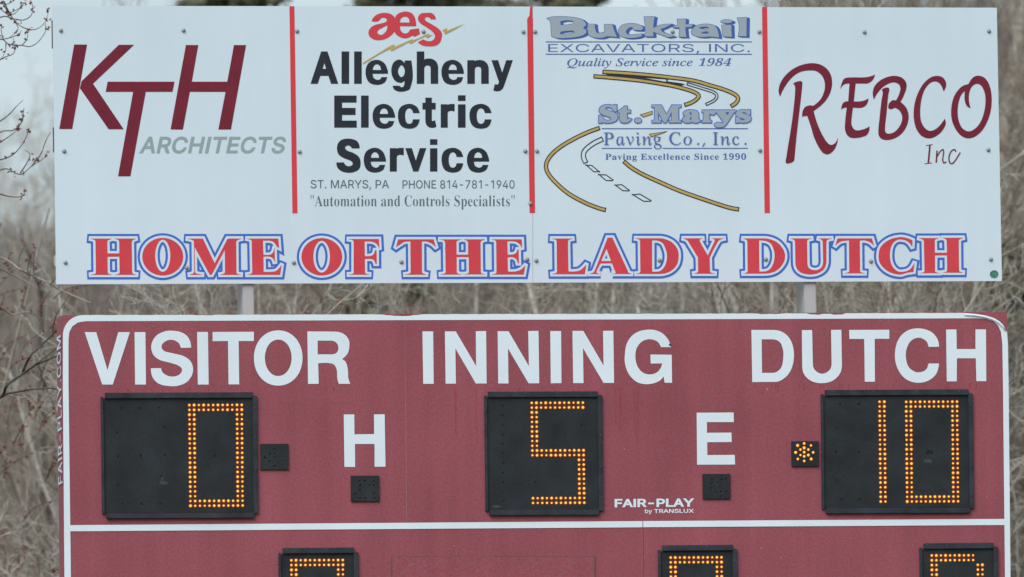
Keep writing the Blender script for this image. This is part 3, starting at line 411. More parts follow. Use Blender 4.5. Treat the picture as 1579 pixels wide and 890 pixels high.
 'Iy': '270;-58 -151 -68 -145 -75 -136 -77 -125 -75 -114 -69 -106 -60 -100 -48 -98 -39 -99 -30 -103 -20 -107 -9 -109 9 -99 34 -69 79 -7 44 175 40 197 36 216 32 231 29 244 21 263 11 276 -4 284 -24 287 -22 299 -6 301 8 303 21 306 32 310 50 315 62 316 73 302 85 258 92 224 100 179 111 123 123 57 150 102 173 138 189 166 200 186 207 201 213 213 216 224 217 233 213 249 201 260 196 263 190 268 186 276 184 288 186 299 192 308 202 314 214 316 228 313 239 304 247 291 249 273 239 223 208 158 193 132 175 102 155 69 133 35 110 0 86 -34 62 -65 39 -94 16 -118 -6 -137 -26 -149 -44 -153',
 'I ': '175',
}
GL['SI'] = '190;60 0 128 0 128 509 60 509'; GL['Sl'] = '178;57 0 120 0 120 509 57 509'
GL['S1'] = '400;276 0 212 0 212 448 209 448 86 358 86 427 198 509 276 509'
GL['Si'] = '178;57 0 120 0 120 350 57 350;57 482 120 482 120 514 57 514'
def glyph(key):
    p = GL[key].split(';'); adv = float(p[0])
    C = [np.array([float(t) for t in c.split()]).reshape(-1, 2) for c in p[1:]]
    if C and area(max(C, key=lambda c: abs(area(c)))) < 0: C = [c[::-1] for c in C]
    return adv, C
def letters(txt, font, off=0.0, shear=0.0, track=0.0, xh=1):
    """list of contour lists, one per character, laid out on a baseline; em/1000 units"""
    x = 0; out = []
    for ch in txt:
        f = font if (font + ch) in GL else ('B' if ('B' + ch) in GL else 'S')
        adv, C = glyph(f + ch)
        sh = shear if f == font else max(shear, .25 if font == 'I' else shear)
        G = []
        o_ = off if f == font else off - 9
        for c in C:
            if xh != 1 and ch in 'acegnrvyos': c = c * np.array([1, xh])
            c = offset(c, o_) if o_ else c
            c = c.copy(); c[:, 0] += c[:, 1] * sh + x; G.append(c)
        out.append(G); x += adv + track
    return out
# heavy poster letters, drawn by hand (survey units, baseline at 0)
def _h(outs, holes, base): return shape(outs, holes, 0, -base / 4.785, 4.785)
HEAVY = {
 'e': _h(['666,246 553,246 ~560,275 ~585,290 ~607,286 618,270 660,270 ~640,310 ~585,327 ~525,307 ~500,240 ~520,170 ~582,144 ~637,167 ~662,215'], ['553,218 ~563,188 ~583,177 ~605,188 614,218'], 319),
 'c': _h(['848,212 798,212 ~790,188 ~770,177 ~748,192 ~740,235 ~750,280 ~770,291 ~790,282 798,258 848,258 ~825,310 ~770,327 ~710,305 ~687,235 ~705,170 ~770,144 ~825,165'], [], 319),
 'S': _h(['404,473 348,473 ~335,457 ~318,451 ~297,465 ~310,487 ~360,507 ~400,537 ~412,580 ~400,625 ~362,647 ~320,652 ~270,640 ~240,612 233,576 290,576 ~300,595 ~325,604 ~352,592 ~345,568 ~290,545 ~248,515 ~238,460 ~262,415 ~320,401 ~378,414 ~400,442'], [], 643),
 'g': _h(['744,113 797,113 >797,290 ~785,322 ~720,341 ~665,328 648,297 703,297 ~718,308 ~737,300 743,262 ~712,276 ~665,258 ~638,195 ~655,130 ~702,106 744,132'], ['~718,148 ~738,165 ~745,192 ~738,220 ~718,234 ~700,220 ~691,192 ~700,165'], 283)}
def text(txt, font, xr, base, cap, off=0.0, shear=0.0, track=0.0, capem=None, ranges=None, xh=1, heavy=False):
    """fit text to the surveyed span xr = (x0, x1), baseline y (left, right) and cap height"""
    Ls = letters(txt, font, off, shear, track, xh)
    capem = capem or {'S': 509, 'B': 480, 'I': 480}[font]
    sy = cap / (capem + 2 * off)
    res = []
    if ranges:
        for ch, G, (a, b) in zip(txt.replace(' ', ''), [g for g in Ls if g], ranges):
            if heavy and ch in HEAVY:
                A = np.concatenate(HEAVY[ch]); u0_, u1_ = A[:, 0].min(), A[:, 0].max()
                for c in HEAVY[ch]:
                    q = c.copy(); q[:, 0] = a + (c[:, 0] - u0_) / (u1_ - u0_) * (b - a); q[:, 1] = c[:, 1] * cap / 49.3 - base[0]; res.append(q)
                continue
            A = np.concatenate(G); u0_, u1_ = A[:, 0].min(), A[:, 0].max()
            for c in G:
                q = c.copy(); q[:, 0] = a + (c[:, 0] - u0_) / (u1_ - u0_) * (b - a)
                t = (q[:, 0] - xr[0]) / (xr[1] - xr[0]); q[:, 1] = (c[:, 1] + off) * sy - (base[0] + (base[1] - base[0]) * t); res.append(q)
        return res
    A = np.concatenate([c for G in Ls for c in G]); u0_, u1_ = A[:, 0].min(), A[:, 0].max()
    for G in Ls:
        for c in G:
            q = c.copy(); t = (c[:, 0] - u0_) / (u1_ - u0_)
            q[:, 0] = xr[0] + t * (xr[1] - xr[0]); q[:, 1] = (c[:, 1] + off) * sy - (base[0] + (base[1] - base[0]) * t); res.append(q)
    return res
def grow(cons, d): return [offset(c, d) for c in cons]
def shift(cons, dx, dy): return [c + np.array([dx, -dy]) for c in cons]
def rect(x0, y0, x1, y1):
    P = np.array([[x0, -y0], [x1, -y0], [x1, -y1], [x0, -y1]], float)
    return P if area(P) > 0 else P[::-1]
def poly(pts):
    P = np.array([[a, -b] for a, b in pts], float)
    return P if area(P) > 0 else P[::-1]

def words(txt, font, xr, base, cap, Y, m, off=0.0, shear=0.0, track=0.0, parent=None, what=''):
    """one lettering part per word of a line"""
    parent = parent or sb
    lens = []; Ls = letters(txt, font, off, shear, track)
    cons = text(txt, font, xr, base, cap, off, shear, track); i = 0; cur = []
    for ch, G in zip(txt + ' ', Ls + [[]]):
        if ch == ' ':
            if cur: lens.append(cur); cur = []
        else: cur += cons[i:i + len(G)]; i += len(G)
    for w, c in zip(txt.split(), lens): sheet('lettering', c, Y, m, parent, what + 'word ' + w)

# ------------------------------------------------------------------ ground: flat field, then a rising wooded bank
def hgt(x, y):
    f = np.clip((y - 14) / 150.0, 0, None)
    base = 21.0 * (1 - np.exp(-(f * 1.35) ** 1.25 * 1.6))
    side = 1 + .16 * np.tanh((x - y * .157 - 1.5) / 6.0) * np.clip((y - 30) / 80, 0, 1)
    return base * side + np.clip(y - 14, 0, 40) / 40 * .35 * (np.sin(x * .33 + y * .11) + np.sin(x * .13 - y * .23))
xs = np.concatenate([[-900, -400, -200, -100, -60], np.linspace(-40, 70, 56), [90, 140, 250, 450, 900]])
ys = np.concatenate([[-300, -120, -60, -20, 0, 8], np.linspace(14, 190, 60), [220, 280, 400, 700, 1400]])
GX, GY = np.meshgrid(xs, ys); GZ = hgt(GX, GY)
nx, ny = len(xs), len(ys)
FV = np.stack([GX.ravel(), GY.ravel(), GZ.ravel()], 1)
FF = [(j*nx+i, j*nx+i+1, (j+1)*nx+i+1, (j+1)*nx+i) for j in range(ny-1) for i in range(nx-1)]
g = meshobj('wooded_hillside', FV, FF, 'ground', smooth=True); g['kind'] = 'structure'
lawn = meshobj('outfield_grass', [(-60, -200, .004), (60, -200, .004), (60, 9, .004), (-60, 9, .004)], [(0, 1, 2, 3)], 'grass'); lawn['kind'] = 'structure'

# ------------------------------------------------------------------ posts
SY = .245                                     # depth of the sponsor board face
CB = .235                                     # back of the scoreboard cabinet
def make_post(x0, x1, label):
    a, b = PX(x0, 460, .26), PX(x1, 460, .26)
    top = PX(x0, 16, .26)[2]
    root = empty('steel_post', ((a[0] + b[0]) / 2, .36, 0), label, 'post', 'steel posts carrying the boards')
    V, F = box_vf(a[0], b[0], .26, .46, 0.05, top)
    o = meshobj('shaft', V, F, 'post', root)
    bm = bmesh.new(); bm.from_mesh(o.data); bmesh.ops.recalc_face_normals(bm, faces=bm.faces)
    bmesh.ops.bevel(bm, geom=list(bm.edges), offset=.004, segments=2, affect='EDGES'); bm.to_mesh(o.data); bm.free()
    V, F = box_vf(a[0] - .15, b[0] + .15, .18, .54, 0.0, 0.05)
    meshobj('base_plate', V, F, 'post', root)
    return root
make_post(374.5, 392, 'left one of the two grey steel posts, in the gap below the word HOME')
make_post(1240.5, 1259, 'right one of the two grey steel posts, in the gap below the word DUTCH')

# ------------------------------------------------------------------ sponsor board
c0 = PX(812, 440, SY)
sb = empty('sponsor_board', (c0[0], SY, c0[2]), 'wide white sponsor board with four company adverts above the words HOME OF THE LADY DUTCH', 'sign')
slab('face_panel', [(81, 9), (820.9, 10.2), (821.4, 436), (86.5, 438.5)], SY, SY + .006, 'panel_white', sb)
slab('face_panel', [(821.5, 10.2), (1537, 12), (1545, 433.5), (822.0, 436)], SY, SY + .006, 'panel_white', sb)
# two short dark strips behind the left edge of the sheet
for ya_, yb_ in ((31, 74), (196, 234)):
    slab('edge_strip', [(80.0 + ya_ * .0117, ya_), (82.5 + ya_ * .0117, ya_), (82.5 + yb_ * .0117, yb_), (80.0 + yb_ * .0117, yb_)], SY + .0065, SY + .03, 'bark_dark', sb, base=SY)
# frame rails behind the sheets
for yy in (48, 232, 402):
    slab('rail', [(84, yy - 8), (1536, yy - 7), (1536, yy + 7), (84, yy + 8)], SY + .0065, .2595, 'post', sb, base=SY)
Y1, Y2, Y3 = SY - .0012, SY - .0024, SY - .0036
K, ox = 2.618, 80
# dividing stripes
def dv(pts, k=2.618, x0=80, y0=0): return poly([(x0 + a / k, y0 + b / k) for a, b in pts])
sheet('divider_stripe', [poly([(446.3, 9.6), (453.9, 9.6), (458.7, 329), (450.9, 329)])], Y1, 'divider_red', sb)
sheet('divider_stripe', [poly([(817.4, 10.3), (820.9, 10.3), (821.0, 28), (821.8, 28), (825.0, 328.5), (816.6, 328.5), (812.9, 29), (816.5, 24)])], Y1, 'divider_red', sb)
sheet('divider_stripe', [poly([(1175.0, 11), (1182.8, 11), (1187.2, 328.5), (1179.0, 328.5)])], Y1, 'divider_red', sb)
# KTH architects
A = (80, 0, 2.618)
sheet('logo_lettering', shape(['90,180 142,180 82,521 30,521', '270,181 332,181 166,338 290,522 229,522 113,356 120,328'], [], *A)
      + shape(['217,371 225,330 495,330 487,371 379,371 317,712 267,712 328,371'], [], *A)
      + shape(['541,182 591,182 565,330 708,330 735,182 784,182 723,523 672,523 701,371 557,371 529,523 479,523'], [], *A),
      Y1, 'logo_maroon', sb, 'dark red slanted letters K T H')
sheet('lettering', text('ARCHITECTS', 'S', (214.5, 440.7), (236.3, 236.3), 25.4, off=17, shear=.2, track=14), Y1, 'grey_ink', sb, 'grey slanted word ARCHITECTS')
# electric service
A = (560, 10, 8.9)
sheet('logo_lettering', shape(['113,205 ~155,135 ~230,95 ~310,88 ~380,105 ~430,150 ~445,260 ~425,350 ~340,430 ~240,463 ~150,455 ~90,415 ~72,360 ~95,300 ~160,255 ~250,232 ~310,212 ~325,185 ~300,158 ~250,160 ~205,205'],
      ['328,260 ~270,290 ~215,320 ~195,355 ~220,385 ~265,385 ~310,345 ~330,300'], *A)
      + shape(['~432,165 ~470,105 ~540,75 ~600,70 ~670,95 ~712,160 ~725,220 728,272 505,272 ~515,330 ~560,368 ~610,362 642,318 765,300 780,380 705,418 680,400 ~600,435 ~530,430 ~460,390 ~428,345 ~420,260'],
      ['503,220 ~520,165 ~570,140 ~620,160 636,220'], *A), Y1, 'fill_red', sb, 'red joined letters a e')
sheet('logo_lettering', shape(['998,178 932,178 ~900,150 ~860,150 ~845,175 ~870,205 ~950,250 ~1040,310 ~1080,370 ~1078,430 ~1050,500 ~990,540 ~900,548 ~810,535 750,490 825,450 ~870,472 ~930,475 ~975,445 ~985,400 ~950,345 ~860,280 ~790,235 ~755,190 ~760,130 ~800,95 ~870,88 ~940,92 ~985,130'], [], *A), Y1, 'fill_red', sb, 'large red letter s')
sheet('lightning_bolt', shape(['0,768 210,640 350,552 428,518 420,556 520,515 680,445 676,466 760,434 905,370 900,393 955,388 880,434 850,408 740,460 650,514 625,488 510,550 385,614 365,580 200,667 0,792',
      '1083,328 1150,296 1148,333 1270,283 1390,236 1270,307 1125,382 1110,347'], [], *A), Y2, 'gold', sb, 'thin golden lightning bolt')
r = lambda L, x0, k: [(x0 + a / k, x0 + b / k) for a, b in L]
sheet('lettering', text('Allegheny', 'S', (478.8, 790.8), (129.3, 129.3), 49.9, off=35, xh=.93, heavy=True, ranges=r([(42,247),(271,327),(364,420),(448,614),(638,797),(826,984),(1008,1174),(1199,1357),(1377,1535)], 470, 4.785)), Y1, 'black_ink', sb, 'bold black word Allegheny')
sheet('lettering', text('Electric', 'S', (515.4, 758), (196.9, 196.9), 49.5, off=35, xh=.93, heavy=True, ranges=r([(217,383),(415,471),(500,666),(687,848),(868,971),(1003,1105),(1130,1186),(1215,1378)], 470, 4.785)), Y1, 'black_ink', sb, 'bold black word Electric')
sheet('lettering', text('Service', 'S', (518.7, 754.2), (264.6, 264.6), 49.5, off=35, xh=.93, heavy=True, ranges=r([(233,412),(435,599),(627,730),(741,897),(924,978),(1009,1169),(1196,1360)], 470, 4.785)), Y1, 'black_ink', sb, 'bold black word Service')
words('ST. MARYS, PA', 'S', (479, 599.7), (290.3, 290.3), 12.6, Y1, 'dim_ink', off=1.5, what='small grey ')
words('PHONE 814-781-1940', 'S', (620.7, 793.4), (290.6, 290.6), 12.6, Y1, 'dim_ink', off=1.5, what='small grey ')
words('"Automation and Controls Specialists"', 'B', (479, 793.4), (317.8, 317.8), 17, Y1, 'dim_ink', off=-8, track=8, what='grey serif ')
# excavators and paving
A = (835, 15, 4.644)
B1 = (shape(['38,62 ~90,50 ~200,52 ~280,66 ~312,90 ~318,112 ~300,130 ~322,150 ~312,174 ~270,192 ~180,203 ~110,203 72,190 66,100 ~58,75'], ['135,84 ~190,77 ~232,92 ~200,106 138,110', '135,160 ~190,152 ~235,160 ~200,172 135,176'], *A)
  + shape(['330,103 382,103 ~388,150 ~402,168 ~430,165 452,160 450,105 508,105 520,150 542,196 470,190 ~430,202 ~370,198 ~338,180 ~332,140'], [], *A)
  + shape(['~550,150 ~575,112 ~640,98 ~700,108 ~728,130 710,148 660,146 ~650,128 ~628,130 ~604,160 ~625,178 ~670,178 720,172 ~715,190 ~650,203 ~590,198 ~556,180'], [], *A)
  + shape(['733,50 810,50 ~802,110 800,130 ~860,108 935,103 ~885,128 ~855,145 ~900,172 950,190 ~900,196 ~850,178 800,160 802,192 740,192 ~742,120'], [], *A)
  + shape(['972,68 1035,66 1032,105 1085,105 1070,125 1030,126 1035,185 1040,196 985,196 988,128 940,128 975,108'], [], *A)
  + shape(['~1072,165 ~1090,128 ~1130,108 ~1190,103 ~1240,115 ~1262,150 1272,200 1205,192 ~1140,196 ~1090,184'], ['1125,132 ~1160,122 ~1195,131 1150,139', '1140,170 ~1170,157 1198,160 1192,172'], *A)
  + shape(['1290,110 1360,108 1362,196 1300,192'], [], *A) + [ell(1325, 84, 42, 13, *A)]
  + shape(['1402,58 1470,56 1468,192 1408,190 ~1416,120'], [], *A))
bl = []
for s_ in range(6): bl += shift(grow(B1, .55), s_ * .85, s_ * .32)
sheet('lettering', bl, Y1, 'deep_blue', sb, 'dark blue shadow of the word Bucktail')
sheet('lettering', grow(B1, -.12), Y2, 'letter_grey', sb, 'fat grey brushed word Bucktail')
sheet('rule_line', [rect(841.5, 63.9, 1159.5, 65.3), rect(841.5, 82.9, 1159.5, 84.4)], Y1, 'blue_ink', sb)
words('EXCAVATORS, INC.', 'S', (845.3, 1156.3), (80, 80), 12, Y1, 'blue_ink', off=-4, what='thin wide blue ')
words('Quality Service since 1984', 'I', (874.4, 1127.4), (102, 101.6), 12.2, Y1, 'blue_ink', off=3, what='blue italic ')
# winding road drawing
A = (835, 100, 4.644); Bc = (835, 180, 4.644)
def road(pts, X, hw=3.4, gw=1.8, taper=None):
    sheet('road_edge', [ribbon(pts, hw, *X, taper=taper)], Y1, 'road_line', sb)
    tp = None if taper is None else [max(.25, t - (hw - gw)) for t in taper]
    a = pts[:]; sheet('road_stripe', [offset(ribbon(a, hw, *X, taper=taper), -(hw - gw))], Y2, 'gold', sb)
road([(418, 80), (330, 112), (230, 160), (130, 220), (60, 285), (32, 350), (50, 410), (110, 480), (200, 555), (320, 620), (425, 660), (462, 667)], Bc, 3.4, 1.85)
road([(588, 318), (640, 362), (720, 410), (850, 470), (1000, 535), (1200, 605), (1340, 650), (1415, 664)], Bc, 3.4, 1.8)
sheet('road_edge', [poly([(835 + a / 4.644, 100 + b / 4.644) for a, b in [(432, 58), (600, 72), (740, 86), (900, 104), (1030, 142), (1000, 150), (870, 132), (700, 106), (500, 84)]])], Y1 + .0004, 'road_line', sb)
sheet('lane_gap', [poly([(835 + a / 4.644, 100 + b / 4.644) for a, b in [(745, 95), (893, 107), (893, 121), (870, 118)]]),
                   poly([(835 + a / 4.644, 100 + b / 4.644) for a, b in [(903, 108), (960, 113), (1040, 137), (905, 119)]])], Y2, 'panel_white', sb)
road([(436, 50), (600, 60), (750, 72), (900, 88), (1080, 112), (1200, 145), (1320, 182), (1390, 216), (1407, 245), (1390, 275), (1355, 298)], A, 3.4, 1.75)
road([(372, 82), (500, 92), (700, 112), (870, 138), (980, 160), (1080, 190), (1124, 218), (1112, 245), (1070, 272), (1022, 288)], A, 3.4, 1.75)
def hollow(con, w=.75):
    sheet('lane_mark', [con, offset(con, -2 * w)[::-1]], Y1 - .0004, 'road_line', sb)
hollow(ribbon([(1040, 135), (1150, 168), (1230, 195), (1255, 222), (1235, 255), (1175, 285)], 2.6, *A))
hollow(ribbon([(440, 158), (370, 192), (312, 240), (300, 285), (318, 332)], 4.0, *Bc))
for q in ([(312, 343), (362, 346), (420, 395), (374, 398)], [(403, 411), (463, 413), (517, 452), (507, 461), (462, 460)], [(521, 487), (575, 483), (635, 527), (625, 534), (580, 532)], [(645, 556), (705, 550), (790, 600), (780, 609), (728, 608)]):
    hollow(poly([(835 + a / 4.644, 180 + b / 4.644) for a, b in q]), .7)
for q in ([(703, 357), (795, 328), (796, 356), (728, 379)], [(768, 495), (905, 474), (880, 488), (785, 520)]):
    c = poly([(835 + a / 4.644, 100 + b / 4.644) for a, b in q])
    sheet('road_edge', [c], Y1, 'road_line', sb); sheet('road_stripe', [offset(c, -.9)], Y2, 'gold', sb)
rg = r([(412,545),(550,644),(668,714),(792,998),(1010,1140),(1150,1245),(1240,1390),(1392,1500)], 835, 4.644)
for w_, rr_ in (('St.', rg[:3]), ('Marys', rg[3:])):
    S1 = text(w_, 'B', (rr_[0][0], rr_[-1][1]), (189.0, 188.8), 28, off=20, ranges=rr_)
    sheet('lettering_outline', grow(S1, 1.3), Y3 + .0004, 'outline_blue', sb, 'blue outline of the word ' + w_)
    sheet('lettering', grow(S1, .1), Y3 - .0006, 'letter_grey', sb, 'heavy grey serif word ' + w_)
sheet('rule_line', [rect(927.6, 197.7, 1153.3, 199.2), rect(927.6, 228.1, 1005, 229.5), rect(1022, 228.1, 1153.3, 229.5)], Y1, 'blue_ink', sb)
words('Paving Co., Inc.', 'I', (930.8, 1151), (223.6, 223.2), 20, off=1, shear=-.27, track=42, Y=Y3, m='blue_ink')
words('Paving Excellence Since 1990', 'B', (933.4, 1150.5), (246.3, 246.0), 9.6, Y1, 'blue_ink', track=30, what='small blue serif ')
# builders
A = (1190, 80, 4.944); Bq = (1340, 100, 5.56)
sheet('logo_lettering', shape(['63,342 ~52,290 ~75,220 ~130,155 ~200,110 ~290,87 ~370,97 ~430,140 ~459,210 ~450,300 ~405,380 320,452 ~345,540 ~390,640 ~440,706 ~478,700 505,655 ~495,710 ~465,760 ~425,782 ~385,765 ~330,670 ~295,560 270,488 232,495 ~235,455 ~255,420 ~290,408 315,412 ~370,365 ~400,300 ~405,240 ~385,185 ~340,148 ~290,142 ~215,155 ~150,200 ~95,275',
      '163,240 ~200,225 ~228,225 ~233,250 ~215,420 ~190,640 172,828 ~150,845 ~110,848 ~112,800 ~150,560 ~172,380 ~178,270',
      '522,287 ~535,235 ~555,203 ~600,195 ~690,195 ~740,190 788,173 ~770,215 ~735,240 ~690,242 640,242 626,378 ~690,375 738,355 ~725,400 ~690,425 620,425 ~610,500 ~610,560 ~640,597 ~700,590 745,568 ~740,610 ~715,640 ~630,658 ~585,645 ~560,600 ~560,530 572,425 ~545,430 530,443 ~540,395 ~565,378 583,378 593,242 ~550,250'], [], *A)
  + shape(['42,300 ~32,240 ~50,180 ~110,125 ~200,95 ~270,105 ~312,140 ~322,190 ~300,260 270,318 ~320,370 ~340,440 ~325,520 ~280,590 ~210,635 ~140,645 ~95,625 ~80,580 ~92,440 ~108,300 ~118,235 108,215 ~140,196 ~172,202 ~165,260 ~150,420 ~138,570 ~160,590 ~210,580 ~260,530 ~285,460 ~270,405 ~225,370 ~190,382 165,372 ~170,335 ~200,305 232,305 ~262,240 ~268,190 ~245,160 ~200,152 ~130,183 ~75,240',
      '640,230 ~610,165 ~570,143 ~520,160 ~470,230 ~443,340 ~442,460 ~470,530 ~520,566 ~580,545 650,462 ~657,510 ~620,575 ~560,620 ~500,630 ~440,600 ~395,520 ~383,400 ~405,280 ~460,170 ~530,108 ~590,95 ~640,115 ~662,170'], [], *Bq)
  + shape(['853,165 ~890,110 ~940,93 ~1000,120 ~1040,200 ~1052,310 ~1035,430 ~980,550 ~910,615 ~840,630 ~770,590 ~715,490 ~705,380 ~730,270 ~790,190'],
      ['822,225 ~820,300 ~838,352 872,373 ~857,310 ~860,240 ~885,185 ~930,163 ~970,190 ~997,270 ~990,390 ~950,500 ~890,560 ~840,568 ~790,530 ~762,440 ~765,340 ~790,260'], *Bq),
  Y1, 'logo_maroon', sb, 'dark red brushed word REBCO')
inc = [ribbon(p, w, *Bq) for p, w in (([(522, 690), (516, 765), (508, 842)], 1.35), ([(490, 693), (545, 683)], .6), ([(477, 849), (540, 841)], .6), ([(583, 735), (580, 785), (576, 840)], 1.15),
   ([(580, 795), (605, 750), (632, 727), (640, 748), (632, 815), (642, 842), (662, 830)], 1.0), ([(745, 745), (732, 727), (705, 742), (686, 790), (692, 838), (717, 845), (750, 805), (782, 752)], 1.05))]
sheet('lettering', inc, Y1, 'logo_maroon', sb, 'small slanted dark red word Inc')
# home of the lady dutch
A = (120, 350, 4.644); B2 = (450, 350, 4.155); C2 = (830, 350, 5.094); D2 = (1130, 350, 4.268)
Wd = {
 'HOME': shape(['92,84 242,84 ~215,95 210,105 212,190 298,190 297,105 ~290,92 262,84 415,84 ~390,95 385,105 388,325 ~395,335 420,342 265,342 ~295,335 300,325 298,212 212,212 213,325 ~220,335 245,342 92,342 ~125,335 130,325 127,105 ~120,92'], [], *A)
   + [ell(608, 213, 146, 134, *A), ell(608, 206, 55, 116, *A, hole=True)]
   + shape(['785,84 895,84 980,262 1073,84 1172,84 ~1140,95 1133,110 1135,320 ~1140,335 1170,342 1020,342 ~1050,332 1055,318 1053,160 958,342 945,342 835,140 838,318 ~845,332 892,342 800,342 ~830,330 834,315 832,110 ~825,95'], [], *A)
   + shape(['1212,84 1435,84 1440,148 1425,140 ~1405,110 ~1380,98 1325,98 1328,200 ~1380,198 ~1400,180 1408,150 1410,252 ~1398,225 ~1375,212 1328,212 1330,322 ~1380,322 ~1420,315 1458,275 1448,342 1212,342 ~1242,335 1250,320 1246,105 ~1240,92'], [], *A),
 'OF': [ell(192, 191, 130, 119, *B2), ell(191, 190, 54, 103, *B2, hole=True)]
   + shape(['363,78 557,78 560,135 ~545,110 ~520,95 465,92 467,188 ~505,186 ~525,175 533,150 542,150 543,235 536,235 ~525,210 ~505,204 467,204 468,292 ~475,300 498,305 363,305 ~392,300 397,290 397,95 ~390,84'], [], *B2),
 'THE': shape(['682,80 908,80 922,128 ~895,105 ~860,92 832,92 833,290 ~840,298 862,305 725,305 ~755,298 762,290 760,92 ~720,95 ~695,110 668,128'], [], *B2)
   + shape(['948,80 1085,80 ~1060,88 1054,98 1055,178 1130,178 1130,98 ~1120,86 1102,80 1238,80 ~1215,88 1208,98 1210,288 ~1215,298 1240,303 1105,303 ~1130,298 1135,288 1134,192 1055,192 1056,288 ~1062,298 1088,304 952,304 ~980,298 986,288 983,98 ~975,86'], [], *B2)
   + shape(['1278,80 1472,80 1474,135 ~1460,110 ~1430,93 1380,92 1382,178 ~1420,176 ~1438,165 1446,145 1452,145 1454,232 1448,232 ~1440,208 ~1420,194 1382,194 1384,286 ~1430,286 ~1465,275 1495,248 1485,304 1280,304 ~1308,298 1312,288 1310,98 ~1305,86'], [], *B2),
 'LADY': shape(['105,92 270,92 ~240,100 232,112 236,350 ~290,350 ~330,340 375,298 365,370 108,370 ~140,362 148,350 145,115 ~138,100'], [], *C2)
   + shape(['545,85 582,85 700,340 ~710,360 732,368 585,368 ~608,362 600,340 580,285 488,285 462,335 ~458,360 490,368 400,368 ~430,360 ~445,340'], ['535,168 573,268 493,268'], *C2)
   + shape(['765,90 <950,90 ~1040,115 ~1090,170 ~1102,230 ~1085,300 ~1030,350 >950,368 768,368 ~795,362 803,350 800,108 ~792,97'], ['893,104 <910,104 ~970,120 ~1000,170 ~1012,230 ~998,300 ~960,345 >910,352 893,352'], *C2)
   + shape(['1140,90 1292,90 ~1268,97 ~1268,112 1332,225 1385,115 ~1385,98 1362,90 1458,90 ~1430,98 ~1412,112 1345,240 1348,345 ~1355,358 1388,366 1222,366 ~1250,358 1257,345 1255,240 1175,108 ~1160,97'], [], *C2),
 'DUTCH': shape(['68,76 <200,76 ~280,95 ~330,145 ~343,190 ~330,240 ~280,290 >200,306 68,306 ~92,300 98,290 96,95 ~90,84'], ['172,88 <190,88 ~245,105 ~270,150 ~275,195 ~265,245 ~235,285 >190,294 174,294'], *D2)
   + shape(['382,76 518,76 ~492,84 488,95 <490,230 ~500,270 ~540,285 ~580,270 >595,225 592,95 ~585,84 565,76 650,76 ~622,84 615,95 <615,225 ~600,275 ~560,303 ~510,312 ~450,300 ~420,270 >412,225 410,95 ~402,84'], [], *D2)
   + shape(['690,76 915,76 928,122 ~900,98 ~870,88 835,88 837,288 ~842,298 870,304 735,304 ~762,298 767,288 765,88 ~720,92 ~700,100 675,122'], [], *D2)
   + shape(['1180,130 ~1155,98 ~1120,83 ~1080,85 ~1045,120 ~1033,190 ~1045,250 ~1080,290 ~1120,296 ~1165,280 1195,238 1188,295 ~1150,300 ~1095,312 ~1020,290 ~970,240 ~960,188 ~975,130 ~1030,85 ~1095,68 ~1140,72 1182,88'], [], *D2)
   + shape(['1225,74 1355,74 ~1332,82 1328,92 1329,170 1410,170 1408,92 ~1402,80 1382,72 1515,72 ~1490,82 1486,92 1488,284 ~1492,294 1516,300 1382,300 ~1405,295 1411,285 1410,186 1330,186 1330,288 ~1335,298 1362,303 1230,303 ~1258,298 1262,288 1258,92 ~1250,82'], [], *D2)}
for w_, S_ in Wd.items():
    sheet('lettering_outline', grow(S_, 7.3), Y1, 'outline_blue', sb, 'blue outline of the word ' + w_)
    sheet('lettering_outline', grow(S_, 3.8), Y2, 'panel_white', sb, 'white band around the word ' + w_)
    sheet('lettering', grow(S_, .15), Y3, 'fill_red', sb, 'red serif word ' + w_)
# screws and sticker
def dome(r, h, n=10):
    V = [(r * math.cos(a), 0, r * math.sin(a)) for a in np.linspace(0, 2*np.pi, n, endpoint=False)]
    V += [(.62 * r * math.cos(a), -h * .8, .62 * r * math.sin(a)) for a in np.linspace(0, 2*np.pi, n, endpoint=False)] + [(0, -h, 0)]
    F = [(i, (i+1) % n, n + (i+1) % n, n + i) for i in range(n)] + [(n + i, n + (i+1) % n, 2*n) for i in range(n)]
    return V, F
V, F = dome(.0098, .006); sm = bpy.data.meshes.new('screw'); sm.from_pydata(V, [], F); sm.materials.append(M['screw'])
sm.polygons.foreach_set('use_smooth', [True] * len(F))
for x, y in [(94,47),(283,47),(458,48),(653,48.8),(807,49),(825,49),(1037,49),(1171,49),(1333,49.5),(1525,48),(99,233),(462,234),(810,233),(828,233),(1172,232),(1524,231),
             (101,405),(288,413),(453,405),(619,404),(813,400),(827,402),(1017,401.5),(1181,400),(1343,403),(1528,400),(818,314)]:
    o = bpy.data.objects.new('screw', sm); COL.objects.link(o); o.parent = sb
    p = PX(x, y, Y3 - .0008); o.location = Vector(p) - sb.location
sheet('sticker', [ell(1533, 423, 6.6, 6.2, 0, 0, 1, n=24)], Y1, 'sticker', sb, 'small round dark green sticker in the lower right corner')

# ------------------------------------------------------------------ scoreboard
XL = PX(96.6, 640, 0)[0]
c1 = PX(825, 880, 0)
bd = empty('scoreboard', (c1[0], 0, c1[2]), 'maroon baseball scoreboard with amber digits under white words VISITOR, INNING and DUTCH', 'scoreboard')
BOT = 1290
def rtx(y): return 1553.6 + (y - 560) * .0133
def ltx(y): return 96.4 + (y - 560) * .0120
ZT_L = PX(96, 485.6, 0)[2]
bodyq = [(ltx(485), 486.4), (rtx(482), 481.6), (rtx(BOT), BOT - 6), (ltx(BOT), BOT)]
slab('cabinet', bodyq, .004, CB, 'maroon', bd, base=0.0)
